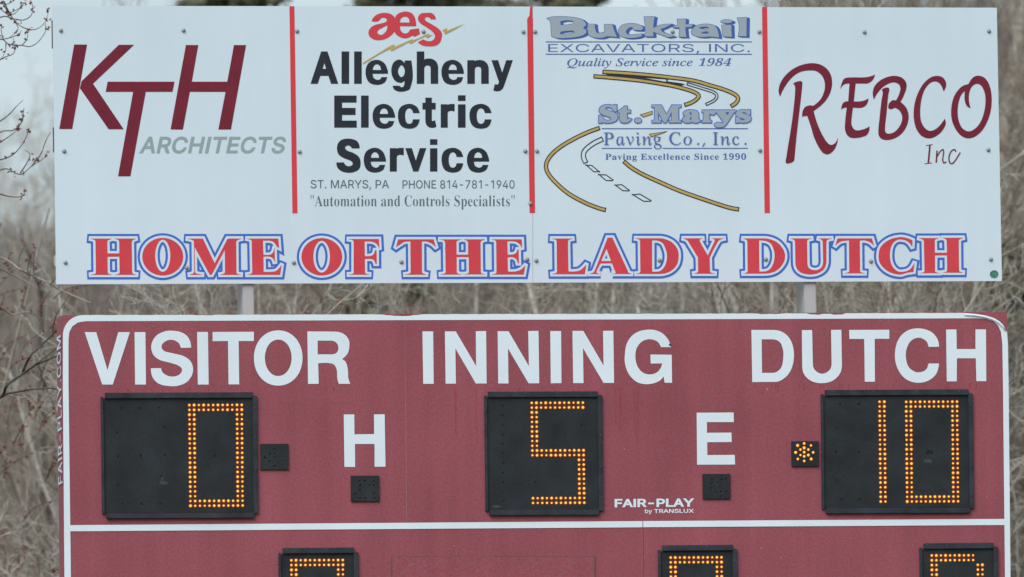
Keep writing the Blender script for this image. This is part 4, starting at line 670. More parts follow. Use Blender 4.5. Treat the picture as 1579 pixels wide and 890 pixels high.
# separate painted sheets of the face, thin joints between them
def mid(y): return 814.6 - (y - 100) / 1450 * 9.3
slab('face_panel', [(ltx(485), 486.2), (624.2, 484.4), (627.0, mid(626)), (ltx(814), 814.6)], 0, .0035, 'maroon', bd)
slab('face_panel', [(624.7, 484.4), (rtx(482), 481.4), (rtx(805), 805.2), (627.5, mid(626))], 0, .0035, 'maroon', bd)
slab('face_panel', [(ltx(815), 815.1), (991.6, mid(991) + .5), (996.6, BOT - 3), (ltx(BOT), BOT)], 0, .0035, 'maroon', bd)
slab('face_panel', [(992.2, mid(991) + .5), (rtx(805), 805.7), (rtx(BOT), BOT - 6), (997.2, BOT - 3)], 0, .0035, 'maroon', bd)
# service hatch
slab('service_hatch', [(604.6, 858.8), (916.6, 857.4), (921, 1180), (609, 1182)], -.003, -.0004, 'maroon', bd)
sheet('hatch_gap', [rect(603.6, 858.4, 604.8, 1182), rect(916.5, 857.2, 917.6, 1180), rect(603.6, 857.6, 917, 858.1)], -.0034, 'bark_dark', bd)
T1, T2 = -.0012, -.0024
# white border line (with chipped top edge)
rnd = random.Random(4)
top = []
chips = [(596, 606, 1.2), (606, 634, 2.6), (634, 646, 1.0), (1247, 1262, 1.8), (1284, 1300, 2.4), (1262, 1284, .9), (1170, 1205, .9), (300, 330, .7)]
for x in range(128, 1486, 6):
    y = 486.0 - (x - 128) / 1357 * 3.4 + rnd.uniform(-.25, .25)
    for a, b, d in chips:
        if a <= x <= b: y += d
    top.append((x, y))
arcL = [(128 - 31 * math.sin(t), 517 - 31 * math.cos(t)) for t in np.linspace(math.pi / 2, 0.08, 12)]
outer = arcL + top + [(1500, 485.0), (1515, 486.6), (1528, 489.5), (1540, 495.5), (1548, 503), (1553, 513), (1554.2, 530), (1555.2, 590), (1558.2, 890), (1563, BOT - 14)]
outer += [(ltx(BOT) + 1, BOT - 8), (99.4, 890), (96.9, 590)]
inner = [(105.6, 590), (109.3, 890), (ltx(BOT) + 11, BOT - 20), (1554, BOT - 25), (1549.7, 890), (1546.6, 590), (1545.6, 530), (1543.5, 512), (1539, 502), (1532, 495.5), (1520, 491.6), (1505, 490.9), (1400, 491.3), (800, 493.2), (132, 495.4),
         (120, 497.5), (111.5, 503.5), (107.0, 512), (105.6, 524)]
def pc(pts, hole=False):
    P = np.array([[a, -b] for a, b in pts]); return P if (area(P) > 0) != hole else P[::-1]
sheet('border_stripe', [pc(outer), pc(inner, True)], T1, 'vinyl_white', bd, 'white rounded border line around the scoreboard face')
sheet('border_stripe', [pc([(106.9, 809.9), (990.6, 803.6), (990.9, 813.2), (107.4, 819.4)])], T2, 'vinyl_white', bd, 'white cross line, left length')
sheet('border_stripe', [pc([(991.6, 803.6), (1549.2, 800.3), (1549.4, 809.7), (991.9, 813.1)])], T2, 'vinyl_white', bd, 'white cross line, right length')
# peeling strip of the border at the upper right corner
pp = [(1488, 483.4), (1505, 484.6), (1520, 487.0), (1532, 490.6), (1541, 495.6), (1547, 501.5), (1551, 508.5)]
dep = [-.003, -.005, -.007, -.008, -.007, -.006, -.003]
V = []; F = []
for i, ((x, y), d) in enumerate(zip(pp, dep)):
    a = PX(x, y, d); b = PX(x - 1.4, y + 2.6, d - .003); V += [tuple(a), tuple(b)]
    if i: F.append((2*i-2, 2*i, 2*i+1, 2*i-1))
o = meshobj('peeling_strip', V, F, 'vinyl_white', bd, smooth=True); o['label'] = 'curled strip of white vinyl lifting off the upper right corner'
md = o.modifiers.new('t', 'SOLIDIFY'); md.thickness = .0015
# big words
A = (120, 490, 3.5886); B2 = (620, 490, 3.5886); C2 = (1140, 475, 3.597); D2 = (400, 590, 2.967); E2 = (900, 590, 2.967)
W_ = {
 'VISITOR': shape(['38,80 102,80 164,290 224,80 288,80 193,370 135,370', '314,80 374,80 377,370 317,370',
   '627,166 570,167 ~556,138 ~518,122 ~480,134 ~463,160 ~478,184 ~525,197 ~590,215 ~628,248 ~637,298 ~612,348 ~565,374 ~515,379 ~450,366 ~414,330 404,280 460,279 ~474,308 ~518,326 ~560,316 ~577,290 ~562,268 ~520,252 ~450,232 ~415,200 ~407,150 ~432,102 ~480,76 ~520,72 ~570,80 ~605,102 ~622,132',
   '660,79 720,79 724,370 664,370', '746,79 974,78 974,129 890,129 893,369 834,369 831,129 746,130'], [], *A)
   + [ell(1109, 223, 134.5, 153, *A, e=2.08), ell(1109, 222, 74, 101, *A, hole=True, e=2.05)]
   + shape(['1270,76 <1420,77 ~1468,88 ~1497,118 ~1503,150 ~1494,196 1462,229 ~1484,248 ~1494,290 ~1497,335 1508,366 1444,366 ~1436,335 ~1433,290 ~1418,260 ~1385,251 1330,252 1333,366 1274,366'], ['1327,127 <1400,127 ~1430,138 ~1442,165 ~1432,194 >1400,203 1327,203'], *A),
 'INNING': shape(['113,76 172,76 175,366 117,366', '237,76 297,76 410,268 408,75 465,74 468,364 408,364 295,170 298,365 241,365', '529,75 589,75 702,268 698,74 755,73 759,363 700,363 586,170 589,364 532,364',
   '820,74 880,74 882,362 823,363', '943,73 1003,73 1115,265 1112,73 1169,72 1173,361 1115,361 1001,168 1004,362 947,362',
   '1488,163 1433,163 ~1412,132 ~1368,119 ~1325,134 ~1298,170 ~1291,215 ~1301,265 ~1330,302 ~1370,314 ~1408,304 ~1430,280 1439,253 1376,254 1374,204 1492,205 1494,360 1453,360 1447,325 ~1420,352 ~1360,368 ~1300,356 ~1255,312 ~1235,260 ~1232,215 ~1245,140 ~1290,86 ~1365,66 ~1430,80 ~1470,118'], [], *B2),
 'DUTCH': shape(['67,122 <190,122 ~250,140 ~290,190 ~303,262 ~290,335 ~255,385 >200,410 72,411'], ['124,174 <185,174 ~225,190 ~243,235 ~244,275 ~235,325 ~212,352 >185,360 126,360'], *C2)
   + shape(['347,123 404,123 <408,310 ~420,345 ~460,365 ~500,345 >512,310 509,122 566,121 <569,310 ~560,360 ~520,402 ~460,417 ~400,405 ~358,365 >349,310',
   '609,122 832,121 832,171 751,171 752,409 696,409 693,172 611,172',
   '1108,215 1050,216 ~1035,182 ~993,165 ~950,185 ~927,230 ~924,275 ~938,325 ~970,352 ~1000,357 ~1035,342 1050,308 1108,308 ~1092,365 ~1050,402 ~990,415 ~925,395 ~880,340 ~863,265 ~880,180 ~925,130 ~990,113 ~1060,130 ~1098,170',
   '1147,120 1204,119 1206,228 1310,228 1310,119 1368,119 1370,406 1315,406 1312,279 1207,279 1206,407 1151,407'], [], *C2),
 'H': shape(['386,146 434,146 435,237 525,236 524,146 573,145 577,385 527,385 527,281 437,281 438,386 389,386'], [], *D2),
 'E': shape(['517,138 686,137 687,181 564,181 564,230 676,229 677,272 565,273 566,332 691,331 693,375 519,376'], [], *E2)}
for w_, S_ in W_.items():
    sheet('lettering', S_, T1, 'vinyl_white', bd, ('white word ' if len(w_) > 1 else 'white letter ') + w_)
sheet('lettering', text('FAIR-PLAY', 'S', (947.8, 1070.6), (782.4, 781.4), 12.8, off=28), T1, 'vinyl_white', bd, 'white maker name FAIR-PLAY')
sheet('lettering', text('by', 'S', (994.6, 1005.6), (791.4, 791.3), 6.4, off=12, capem=509) + text('TRANSLUX', 'S', (1008.5, 1069.8), (791.2, 790.8), 6.0, off=17), T1, 'vinyl_white', bd, 'small white words by TRANSLUX')
# maker's address running up the left side
side = text('FAIR-PLAY.COM', 'S', (0, 1), (0, 0), 1.0, off=12, track=30)
v, T = fill([c * np.array([300.0, 20.0]) for c in side])
u, h = v[:, 0] / 300.0, v[:, 1] / 20.0
zb, zt = PXside(93, 747, XL)[2], PXside(91.5, 518, XL)[2]
ya, yb = PXside(94.8, 640, XL - .002)[1], PXside(88.6, 640, XL - .002)[1]
V = np.stack([np.full(len(v), XL - .0015), ya + (yb - ya) * h, zb + (zt - zb) * u], 1)
# letters stand with their feet towards the front edge
o = meshobj('lettering', V, T, 'panel_white', bd); o['label'] = 'white FAIR-PLAY.COM running up the left side'

# wear: pale seam, scuffs, darker paint runs
rw = random.Random(12)
sheet('seam_edge', [poly([(624.1, 495), (624.55, 495), (627.5, 808), (627.05, 808)])], -.0006, 'scuff', bd)
def fleck(x, y, a, b, n=7):
    return pc([(x + a * rw.uniform(.6, 1.2) * math.cos(t), y + b * rw.uniform(.6, 1.2) * math.sin(t)) for t in np.linspace(0, 6.283, n, endpoint=False)])
fl = [fleck(x, y, a, b) for x, y, a, b in [(236, 503, .8, 1.6), (963, 693, 1.6, 1.2), (797, 640, .8, .8), (1174, 845, 1.4, 1.2), (1204, 860, 1.2, 1.0), (513, 675, 1, .8), (515, 736, 1, .9), (448, 620, .8, .7), (1183, 600, 1.2, 2.0), (1522, 767, 1, 1.2), (700, 842, 1, 1), (380, 836, 1.1, .8)]]
o = sheet('scuff', fl, -.0007, 'scuff', bd); o['kind'] = 'stuff'
o = sheet('chip', [fleck(1033.5, 531.5, 2.2, 2.0), fleck(512, 620, .8, .8), fleck(600, 866, 1.0, .7), fleck(1175, 606, 1.1, .8)], -.0028, 'grey_mark', bd); o['kind'] = 'stuff'
runs = []
for x0, x1, y0, y1, c in [(655, 1030, 596, 700, 16), (1160, 1510, 590, 603, 26), (140, 530, 596, 606, 16)]:
    for _ in range(c):
        x = rw.uniform(x0, x1); L = rw.uniform(.25, 1) * (y1 - y0); w = rw.uniform(.4, 1.6); q = rw.uniform(0, 4)
        if 745 < x < 930 and y0 + L > 603: L = 6
        runs.append(pc([(x - w, y0 + q), (x + w, y0 + q), (x + w * .4 + L * .012, y0 + q + L), (x - w * .4 + L * .012, y0 + q + L)]))
o = sheet('paint_run', runs, -.0005, 'run', bd); o['kind'] = 'stuff'

# digit windows
def lerp4(c, u, v):
    (a, b), (c_, d) = (c[0], c[1]), (c[3], c[2])
    t = np.array(a) * (1 - u) + np.array(b) * u; q = np.array(c_) * (1 - u) + np.array(d) * u
    return t * (1 - v) + q * v
SEG0 = lambda i, j: (i < 2 or i > 9 or j < 2 or j > 19)
SEG5 = lambda i, j: (j < 2 or j > 19 or j in (10, 11) or (i < 2 and j < 12) or (i > 9 and j > 9))
SEG1 = lambda i, j: i > 9
SEG0c = lambda i, j: SEG0(i, j) and not (i > 9 and j < 2)
def dots(cells, Yd, r, h, n=8, seed=1):
    rg_ = np.random.default_rng(seed)
    V, F = [], []
    for (x, y) in cells:
        p = PX(x, y, Yd); b = len(V); q = r * rg_.uniform(.80, 1.12)
        for a in range(n):
            t = 2 * math.pi * a / n; V.append((p[0] + q * math.cos(t), Yd, p[2] + q * math.sin(t)))
        for a in range(n):
            t = 2 * math.pi * a / n; V.append((p[0] + .6 * q * math.cos(t), Yd - h * .75, p[2] + .6 * q * math.sin(t)))
        V.append((p[0], Yd - h, p[2]))
        F += [(b + a, b + (a+1) % n, b + n + (a+1) % n, b + n + a) for a in range(n)] + [(b + n + a, b + n + (a+1) % n, b + 2*n) for a in range(n)]
    return V, F
PY = -.005                                     # face of the black digit boards
def led_digit(parent, corners, seg, what):
    cells = [tuple(lerp4(corners, i / 11, j / 21)) for j in range(22) for i in range(12) if seg(i, j)]
    V, F = dots(cells, PY - .0016, .0052, .0042)
    o = meshobj('lit_digit', V, F, 'led_core', parent, smooth=True); o['kind'] = 'stuff'; o['label'] = 'amber dot digit ' + what
    V, F = dots(cells, PY - .0009, .0083, .0005, n=9)
    o = meshobj('halo_ring', V, F, 'led_halo', parent); o['kind'] = 'stuff'
    spill = []
    ax = np.array(corners[1]) - np.array(corners[0])
    hw = np.hypot(*ax) / 11 * 1.0
    for (i0, i1, j0, j1) in {'0': [(0,1,0,21),(10,11,0,21),(0,11,0,1),(0,11,20,21)], '5': [(0,11,0,1),(0,1,0,11),(0,11,10,11),(10,11,10,21),(0,11,20,21)], '1': [(10,11,0,21)], 'c': [(0,1,0,21),(10,11,2,21),(0,9,0,1),(0,11,20,21)]}[what[-1] if what[-1] in '051' else 'c']:
        e = .28
        q = [lerp4(corners, (a) / 11, (b) / 21) for a, b in ((i0 - e, j0 - e), (i1 + e, j0 - e), (i1 + e, j1 + e), (i0 - e, j1 + e))]
        spill.append(poly([tuple(t) for t in q]))
    sheet('glow_patch', spill, PY - .0006, 'led_spill', parent)  # painted glow between the lit dots, along each digit stroke
def display(main, tab, label, tabh=6.0, fl=7.2, nrow=None):
    """main: tl tr br bl of the window frame; tab: top (x0, x1, y) bottom (x0, x1, y)"""
    tl, tr, br, bl = [np.array(p, float) for p in main]
    pn = slab('digit_board', [tl + (2, 2), tr + (-2, 2), br + (-2, -2), bl + (2, -2)], PY, -.0002, 'display', bd); pn['label'] = label
    # side flanges
    slab('flange', [tl, tl + (fl * .55, 0), bl + (fl * .55, 0), bl], -.015, -.0001, 'flange', pn, bevel=.0012, base=0)
    slab('flange', [tr - (fl, 0), tr, br, br - (fl, 0)], -.015, -.0001, 'flange', pn, bevel=.0012, base=0)
    x0, x1, y = tab[0]; dy = (tr[1] - tl[1]) * .8
    slab('flange', [(x0, y), (x1, y + dy), (x1, y + dy + tabh + 2.6), (x0, y + tabh + 2.6)], -.018, -.0001, 'flange', pn, bevel=.0012, base=0)
    x0, x1, y = tab[1]
    slab('flange', [(x0, y - tabh - 2.2), (x1, y + dy - tabh - 2.2), (x1, y + dy), (x0, y)], -.018, -.0001, 'flange', pn, bevel=.0012, base=0)
    # small rivets on the flanges
    V, F = [], []
    rv = [(tl[0] + 2, tl[1] + t * (bl[1] - tl[1])) for t in (.12, .5, .86)] + [(tr[0] - 2.6 + t * (br[0] - tr[0]), tr[1] + t * (br[1] - tr[1])) for t in (.1, .35, .62, .88)]
    rv += [(tab[0][0] + t * (tab[0][1] - tab[0][0]), tab[0][2] + 2.4 + dy * t) for t in (.06, .34, .64, .94)]
    for (x, y) in rv:
        q, f = dome(.0032, .002, 6); p = PX(x, y, -.0183); b = len(V)
        V += [(p[0] + a, p[1] + b_, p[2] + c) for a, b_, c in q]; F += [tuple(i + b for i in t) for t in f]
    o = meshobj('rivet', V, F, 'rivet', pn); o['kind'] = 'stuff'
    return pn
def holes(parent, cells, r=.006):
    V, F = dots(cells, PY - .0003, r, .0004, n=8); o = meshobj('unlit_lamp', V, F, 'led_off', parent); o['kind'] = 'stuff'
k = 2.967
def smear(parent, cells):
    o = sheet('pale_mark', [fleck(x, y, a, b, 9) for x, y, a, b in cells], PY - .0005, 'grey_mark', parent); o['kind'] = 'stuff'  # slightly paler grey patches on the board, such as at dents
d1 = display([(154.8, 612.4), (395.8, 611.2), (397.8, 791.6), (157.2, 792.9)], [(161.6, 389, 606.2), (163.6, 391.8, 799.8)], 'black digit board of the visitor score showing 0')
led_digit(d1, [(292.0, 624.9), (372.8, 624.5), (374.2, 779.7), (293.8, 780.2)], SEG0, '0')
holes(d1, [(80 + a / k, 590 + b / k) for a, b in [(318,114),(404,116),(491,114),(514,202),(298,226),(303,336),(406,334),(516,330),(302,466),(322,552),(410,553),(496,552),(502,428),(746,332)]], .0062)
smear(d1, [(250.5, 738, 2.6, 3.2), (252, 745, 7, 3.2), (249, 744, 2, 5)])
d2 = display([(746.2, 610.4), (927.8, 609.6), (929.9, 787.9), (748.2, 788.9)], [(752.2, 920.8, 604.5), (754.3, 923.1, 795)], 'black digit board of the inning showing 5')
led_digit(d2, [(820.0, 621.5), (898.8, 621.1), (901, 775.4), (822, 775.8)], SEG5, '5')
holes(d2, [(774.6 + i * .18, 625.4 + i * 14.7) for i in range(11)] + [(825.5, 742.7), (897, 655)], .0055)
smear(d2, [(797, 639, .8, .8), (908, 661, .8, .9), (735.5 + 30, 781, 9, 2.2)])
d3 = display([(1265, 608.2), (1499.2, 607), (1501.2, 784.2), (1266.8, 785.5)], [(1271.7, 1492.5, 601.8), (1273, 1494.8, 792.2)], 'black digit board of the home score showing 10')
led_digit(d3, [(1283.5, 620), (1363.6, 619.7), (1365.4, 773.6), (1285.3, 773.8)], SEG1, '1')
led_digit(d3, [(1397.4, 619.9), (1475.7, 619.5), (1477.4, 773.2), (1399, 773.6)], SEG0, '0')
holes(d3, [(1179 + a / k, 590 + b / k) for a, b in [(346,98),(430,96),(328,206),(326,316),(432,316),(330,446),(352,534),(434,534),(742,322),(752,322),(765,320),(748,312),(760,314)]], .0062)
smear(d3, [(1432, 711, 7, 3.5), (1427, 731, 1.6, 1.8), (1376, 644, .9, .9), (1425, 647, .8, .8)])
def lower(x0, y0, x1, y1, tx0, tx1, ty, corner, seg, what, label):
    dd = display([(x0, y0), (x1, y1), (x1 + 2.3, y1 + 180), (x0 + 2.2, y0 + 181)], [(tx0, tx1, ty), (tx0 + 2.2, tx1 + 2.2, ty + 194.5)], label)
    a, b, yy = corner
    led_digit(dd, [(a, yy), (b, yy - .4), (b + 2, yy + 154.4), (a + 2, yy + 155)], seg, what)
lower(428.9, 852.7, 551.7, 851.8, 435.5, 545.1, 845.3, (449.3, 528.6, 864.2), SEG0, '0', 'black digit board at the bottom edge, left, top of an amber digit showing')
lower(1014.2, 848.2, 1135.8, 847.0, 1020.8, 1129.2, 841.3, (1034.2, 1112.5, 860.0), SEG0, '0', 'black digit board at the bottom edge, centre right, top of an amber digit showing')
lower(1417.2, 844.7, 1537.8, 843.6, 1423.8, 1531, 838.2, (1436.8, 1514.7, 856.8), SEG0c, 'c', 'black digit board at the bottom edge, right, top of an amber digit showing')
# small square lamps
def lamp(x0, y0, x1, y1, label, cells=None):
    o = slab('indicator_lamp', [(x0, y0), (x1, y0 - .2), (x1 + .4, y1 - .2), (x0 + .4, y1)], -.010, -.0001, 'display', bd, bevel=.001, base=0); o['label'] = label
    rr = random.Random(int(x0)); cl = []
    for j in range(5):
        for i in range(5):
            cl.append((x0 + 7 + i * 7.3 + rr.uniform(-.6, .6), y0 + 7 + j * 6.6 + rr.uniform(-.6, .6)))
    if cells:
        V, F = dots(cells, -.0116, .0056, .0045); q = meshobj('lit_lamps', V, F, 'led_core', o, smooth=True); q['kind'] = 'stuff'
        V, F = dots(cells, -.0109, .0083, .0005, n=9); q = meshobj('halo_ring', V, F, 'led_halo', o); q['kind'] = 'stuff'
    else:
        V, F = dots([c for c in cl if rr.random() < .35], -.0103, .0058, .0012, n=7); q = meshobj('unlit_lamp', V, F, 'led_off', o); q['kind'] = 'stuff'
        V, F = dots([(a + 2.5, b + 3) for a, b in cl if rr.random() < .35], -.0103, .0042, .0010, n=6); q = meshobj('lamp_glass', V, F, 'flange', o); q['kind'] = 'stuff'
lamp(400.9, 684.7, 444.3, 724.6, 'unlit square lamp beside the visitor score')
lamp(540.5, 733.8, 584.2, 773.6, 'unlit square lamp below the letter H')
lamp(1083, 731, 1125.3, 769.8, 'unlit square lamp below the letter E')
lamp(1219.8, 680.6, 1261.6, 719.6, 'square lamp with a lit amber star beside the home score',
     [(900 + a / k, 590 + b / k) for a, b in [(1009,279),(979,288),(1040,288),(1009,299),(992,307),(1028,307),(970,320),(1050,320),(1009,319),(992,332),(1028,332),(1009,338),(980,350),(1041,350),(1009,359)]])

# ------------------------------------------------------------------ trees
class Tubes:
    def __init__(s): s.V = []; s.F = []; s.n = 0
    def add(s, P, R, sides):
        P = np.asarray(P, float); R = np.asarray(R, float); n = len(P)
        T = np.gradient(P, axis=0); T /= np.linalg.norm(T, axis=1)[:, None] + 1e-9
        ref = np.array([.31, .17, .93]) if abs(T[0][2]) < .8 else np.array([.93, .31, .17])
        A = np.cross(T, ref); A /= np.linalg.norm(A, axis=1)[:, None] + 1e-9; B = np.cross(T, A)
        a = np.linspace(0, 2 * np.pi, sides, endpoint=False)
        ring = P[:, None] + R[:, None, None] * (np.cos(a)[None, :, None] * A[:, None] + np.sin(a)[None, :, None] * B[:, None])
        s.V.append(ring.reshape(-1, 3)); b = s.n
        i = np.arange(n - 1)[:, None] * sides; j = np.arange(sides)[None]; j2 = (j + 1) % sides
        s.F.append(np.stack([b + i + j, b + i + j2, b + i + sides + j2, b + i + sides + j], -1).reshape(-1, 4)); s.n += n * sides
    def mesh(s, name, m):
        V = np.concatenate(s.V); F = np.concatenate(s.F)
        me = bpy.data.meshes.new(name); me.vertices.add(len(V)); me.vertices.foreach_set('co', V.ravel().astype(np.float32))
        me.loops.add(F.size); me.loops.foreach_set('vertex_index', F.ravel().astype(np.int32))
        me.polygons.add(len(F)); me.polygons.foreach_set('loop_start', np.arange(0, F.size, 4, dtype=np.int32)); me.polygons.foreach_set('loop_total', np.full(len(F), 4, np.int32))
        me.polygons.foreach_set('use_smooth', np.ones(len(F), bool))
        me.materials.append(M[m]); me.update(calc_edges=True); me.validate(); return me
def clumps(P, r, rng, name, m, k=2, flat=1.0):
    """small leaf or bud faces scattered about the points P"""
    P = np.repeat(np.asarray(P), k, 0); n = len(P)
    P = P + rng.normal(0, r * .7, (n, 3))
    a = rng.normal(0, 1, (n, 3)); a /= np.linalg.norm(a, axis=1)[:, None]; b = np.cross(a, rng.normal(0, 1, (n, 3))); b /= np.linalg.norm(b, axis=1)[:, None]
    s = (r * rng.uniform(.6, 1.4, n))[:, None]
    V = np.stack([P + a * s * flat, P - a * s * .6 * flat + b * s * .7, P - a * s * .6 * flat - b * s * .7, P + np.cross(a, b) * s * .8], 1).reshape(-1, 3)
    F = (np.arange(n)[:, None, None] * 4 + np.array([[0, 1, 2], [0, 3, 1], [1, 3, 2], [2, 3, 0]])[None]).reshape(-1, 3)
    me = bpy.data.meshes.new(name); me.from_pydata(V.tolist(), [], F.tolist()); me.materials.append(M[m]); return me
def grow_tree(seed, H, r0_, kind='tree'):
    rng = np.random.default_rng(seed); tr = Tubes(); cr_ = Tubes(); tips = []
    def limb(p, d, L, r, lev, first=False):
        n = (9, 6, 5, 4, 3)[min(lev, 4)]
        P = [np.array(p)]; D = np.array(d) / np.linalg.norm(d)
        wob = (.06, .16, .22, .26, .30)[min(lev, 4)]
        for i in range(n):
            D = D + rng.normal(0, wob, 3) + np.array([0, 0, (.05, .09, .10, .10, .06)[min(lev, 4)]])
            D /= np.linalg.norm(D); P.append(P[-1] + D * L / n)
        P = np.array(P); R = r * np.linspace(1, .28, n + 1)
        (tr if lev == 0 else cr_).add(P, R, (7, 5, 4, 3, 3)[min(lev, 4)])
        if lev >= 3: tips.append(P[-1]); tips.append(P[-2])
        if lev >= 4: return
        if kind == 'tree': nc = (15, 7, 6, 3)[lev]; lo = (.28, .25, .2, .2)[lev]
        else: nc = (11, 7, 5, 3)[lev]; lo = (.18, .2, .2, .2)[lev]
        for c in range(nc):
            t = lo + (1 - lo) * (c + rng.uniform(.1, .9)) / nc; f = t * n; i = min(int(f), n - 1)
            q = P[i] + (P[i+1] - P[i]) * (f - i); ax = P[i+1] - P[i]; ax /= np.linalg.norm(ax)
            e = rng.normal(0, 1, 3); e -= ax * (e @ ax); e /= np.linalg.norm(e)
            an = rng.uniform(.5, 1.1) if lev == 0 else rng.uniform(.4, 1.0)
            dd = ax * math.cos(an) + e * math.sin(an)
            l2 = L * ((.42, .5, .52, .5)[lev]) * (1 - .55 * t if lev == 0 else 1 - .35 * t) * rng.uniform(.7, 1.2)
            rr = r * (1 - .72 * t) * rng.uniform(.42, .62)
            limb(q, dd, l2, max(rr, .0045), lev + 1)
    if kind == 'tree': limb((0, 0, -.3), (rng.normal(0, .05), rng.normal(0, .05), 1), H, r0_, 0)
    else:
        for s_ in range(4):
            a = rng.uniform(0, 6.28); limb((.15 * math.cos(a), .15 * math.sin(a), -.3), (math.cos(a) * rng.uniform(.1, .42), math.sin(a) * .3, 1), H * rng.uniform(.75, 1), r0_ * rng.uniform(.6, 1), 0)
    return tr, cr_, np.array(tips)
def tree_obj(name, parts, loc, rz, s, label, cat, group=None):
    root = empty(name, loc, label, cat, group); root.rotation_euler = (0, 0, rz); root.scale = (s, s, s)
    for nm, me, kd in parts:
        o = bpy.data.objects.new(nm, me); COL.objects.link(o); o.parent = root
        if kd: o['kind'] = kd
    return root
kinds = []
for i, (H, r, kd, bt, tw) in enumerate([(11.5, .15, 'tree', 'bark_grey', 'twig'), (12.5, .17, 'tree', 'bark_grey', 'bark_grey'), (10.5, .13, 'tree', 'bark_dark', 'twig'),
                                        (8.6, .062, 'multi', 'bark_pale', 'bark_pale'), (9.0, .07, 'multi', 'bark_pale', 'bark_grey'), (7.8, .055, 'multi', 'bark_grey', 'twig')]):
    t, c, tips = grow_tree(10 + i, H, r, kd)
    kinds.append([('trunk', t.mesh('trunk', bt), None), ('crown', c.mesh('crown', tw), None)])
# budding shrub
t, c, tips = grow_tree(33, 8.4, .055, 'multi')
rb = np.random.default_rng(5)
budding = [('trunk', t.mesh('trunk', 'bark_grey'), None), ('crown', c.mesh('crown', 'twig'), None), ('bud', clumps(tips[rb.random(len(tips)) < .22], .011, rb, 'bud', 'bud', 3), 'stuff')]
# evergreen
def evergreen(seed, H=12.5):
    rng = np.random.default_rng(seed); t = Tubes(); c = Tubes()
    t.add([(0, 0, -.3), (.05, 0, H * .5), (0, .04, H)], [.16, .09, .015], 7); pts = []
    for i in range(70):
        z = H * (.70 + .28 * (i / 70) ** .9); L = (H - z) * .42 + .3; a = rng.uniform(0, 6.28)
        L *= rng.uniform(.6, 1.1); P = [(math.cos(a) * L * f, math.sin(a) * L * f, z + .30 * L * f - .12 * L * f * f) for f in (0, .35, .7, 1)]
        c.add(P, [.02, .014, .009, .004], 3)
        for f in np.linspace(.25, 1, 9):
            for s_ in (-1, 0, 1):
                pts.append((math.cos(a + s_ * .28) * L * f, math.sin(a + s_ * .28) * L * f, z + .30 * L * f - .12 * L * f * f))
    return [('trunk', t.mesh('trunk', 'bark_dark'), None), ('branch', c.mesh('branch', 'bark_dark'), None), ('crown', clumps(pts, .062, rng, 'crown', 'needle', 7, 1.5), None)]
ever = evergreen(3)

rng = np.random.default_rng(77)
def cx(y): return y * .1566            # middle of the view at depth y
def put(kind, x, y, s, label, name='bare_tree', cat='tree', group=None, rz=None):
    return tree_obj(name, kind, (x, y, float(hgt(np.array(x), np.array(y)))), rng.uniform(0, 6.28) if rz is None else rz, s, label, cat, group)
rng = np.random.default_rng(77)
def cx(y): return y * .1566            # middle of the view at depth y
KH = [11.5, 12.5, 10.5, 8.6, 9.0, 7.8]
def put(kind, x, y, el, label, name='bare_tree', cat='tree', group=None, rz=None, H=None):
    """el: angle in degrees at which the crown tops out, seen from the camera"""
    z = float(hgt(np.array(x), np.array(y)))
    H = H or KH[kinds.index(kind)]
    s = ((45 + y) * math.tan(math.radians(el)) + 1.6 - z) / H
    return tree_obj(name, kind, (x, y, z), rng.uniform(0, 6.28) if rz is None else rz, s, label, cat, group)
# evergreens whose tops stand behind the sponsor board
put(ever, cx(34) - 2.3, 34, 6.75, 'evergreen tree whose top shows over the board above KTH', 'evergreen_tree', H=12.5)
put(ever, cx(40) - .75, 40, 7.2, 'olive evergreen tree whose top shows over the board above Allegheny', 'evergreen_tree', H=12.5)
put(ever, cx(44) + .35, 44, 7.0, 'evergreen tree whose top shows over the middle of the sponsor board', 'evergreen_tree', H=12.5)
# thin sapling stems seen against the sky at upper left
put(kinds[3], cx(48) - 4.75, 48, 6.05, 'thin bare sapling standing against the sky at upper left', 'bare_sapling')
put(kinds[3], cx(60) - 5.2, 60, 5.9, 'second thin bare sapling against the sky, nearer the board edge', 'bare_sapling')
# pale many-stemmed trees close behind the boards
G1 = 'pale many-stemmed trees behind the boards'
near = [(-1.75, 12, 3, 4.9), (-1.35, 8, 3, 5.0), (.55, 9, 4, 5.3), (1.65, 9.5, 3, 5.6), (2.35, 8.5, 5, 5.7), (-1.2, 15, 4, 5.3), (-.3, 13, 5, 5.8), (.35, 17, 3, 5.9), (1.1, 12.5, 4, 6.0), (1.9, 14, 3, 6.3), (2.6, 16, 5, 6.6), (-1.5, 18, 3, 5.0), (.1, 14.5, 3, 5.4), (1.5, 18, 4, 6.0), (-.5, 16.5, 4, 5.3), (-.8, 20, 3, 5.4), (.9, 21, 5, 6), (2.2, 22, 4, 6.4)]
for dx, y, kd, el in near:
    w = ['below KTH', 'below Allegheny', 'below the paving advert', 'below REBCO'][min(3, int((dx + 2.4) / 1.25))]
    put(kinds[kd], cx(y) + dx, y, el, 'bare pale-stemmed tree crossing the gap between the two boards, ' + w, 'bare_tree', 'tree', G1)
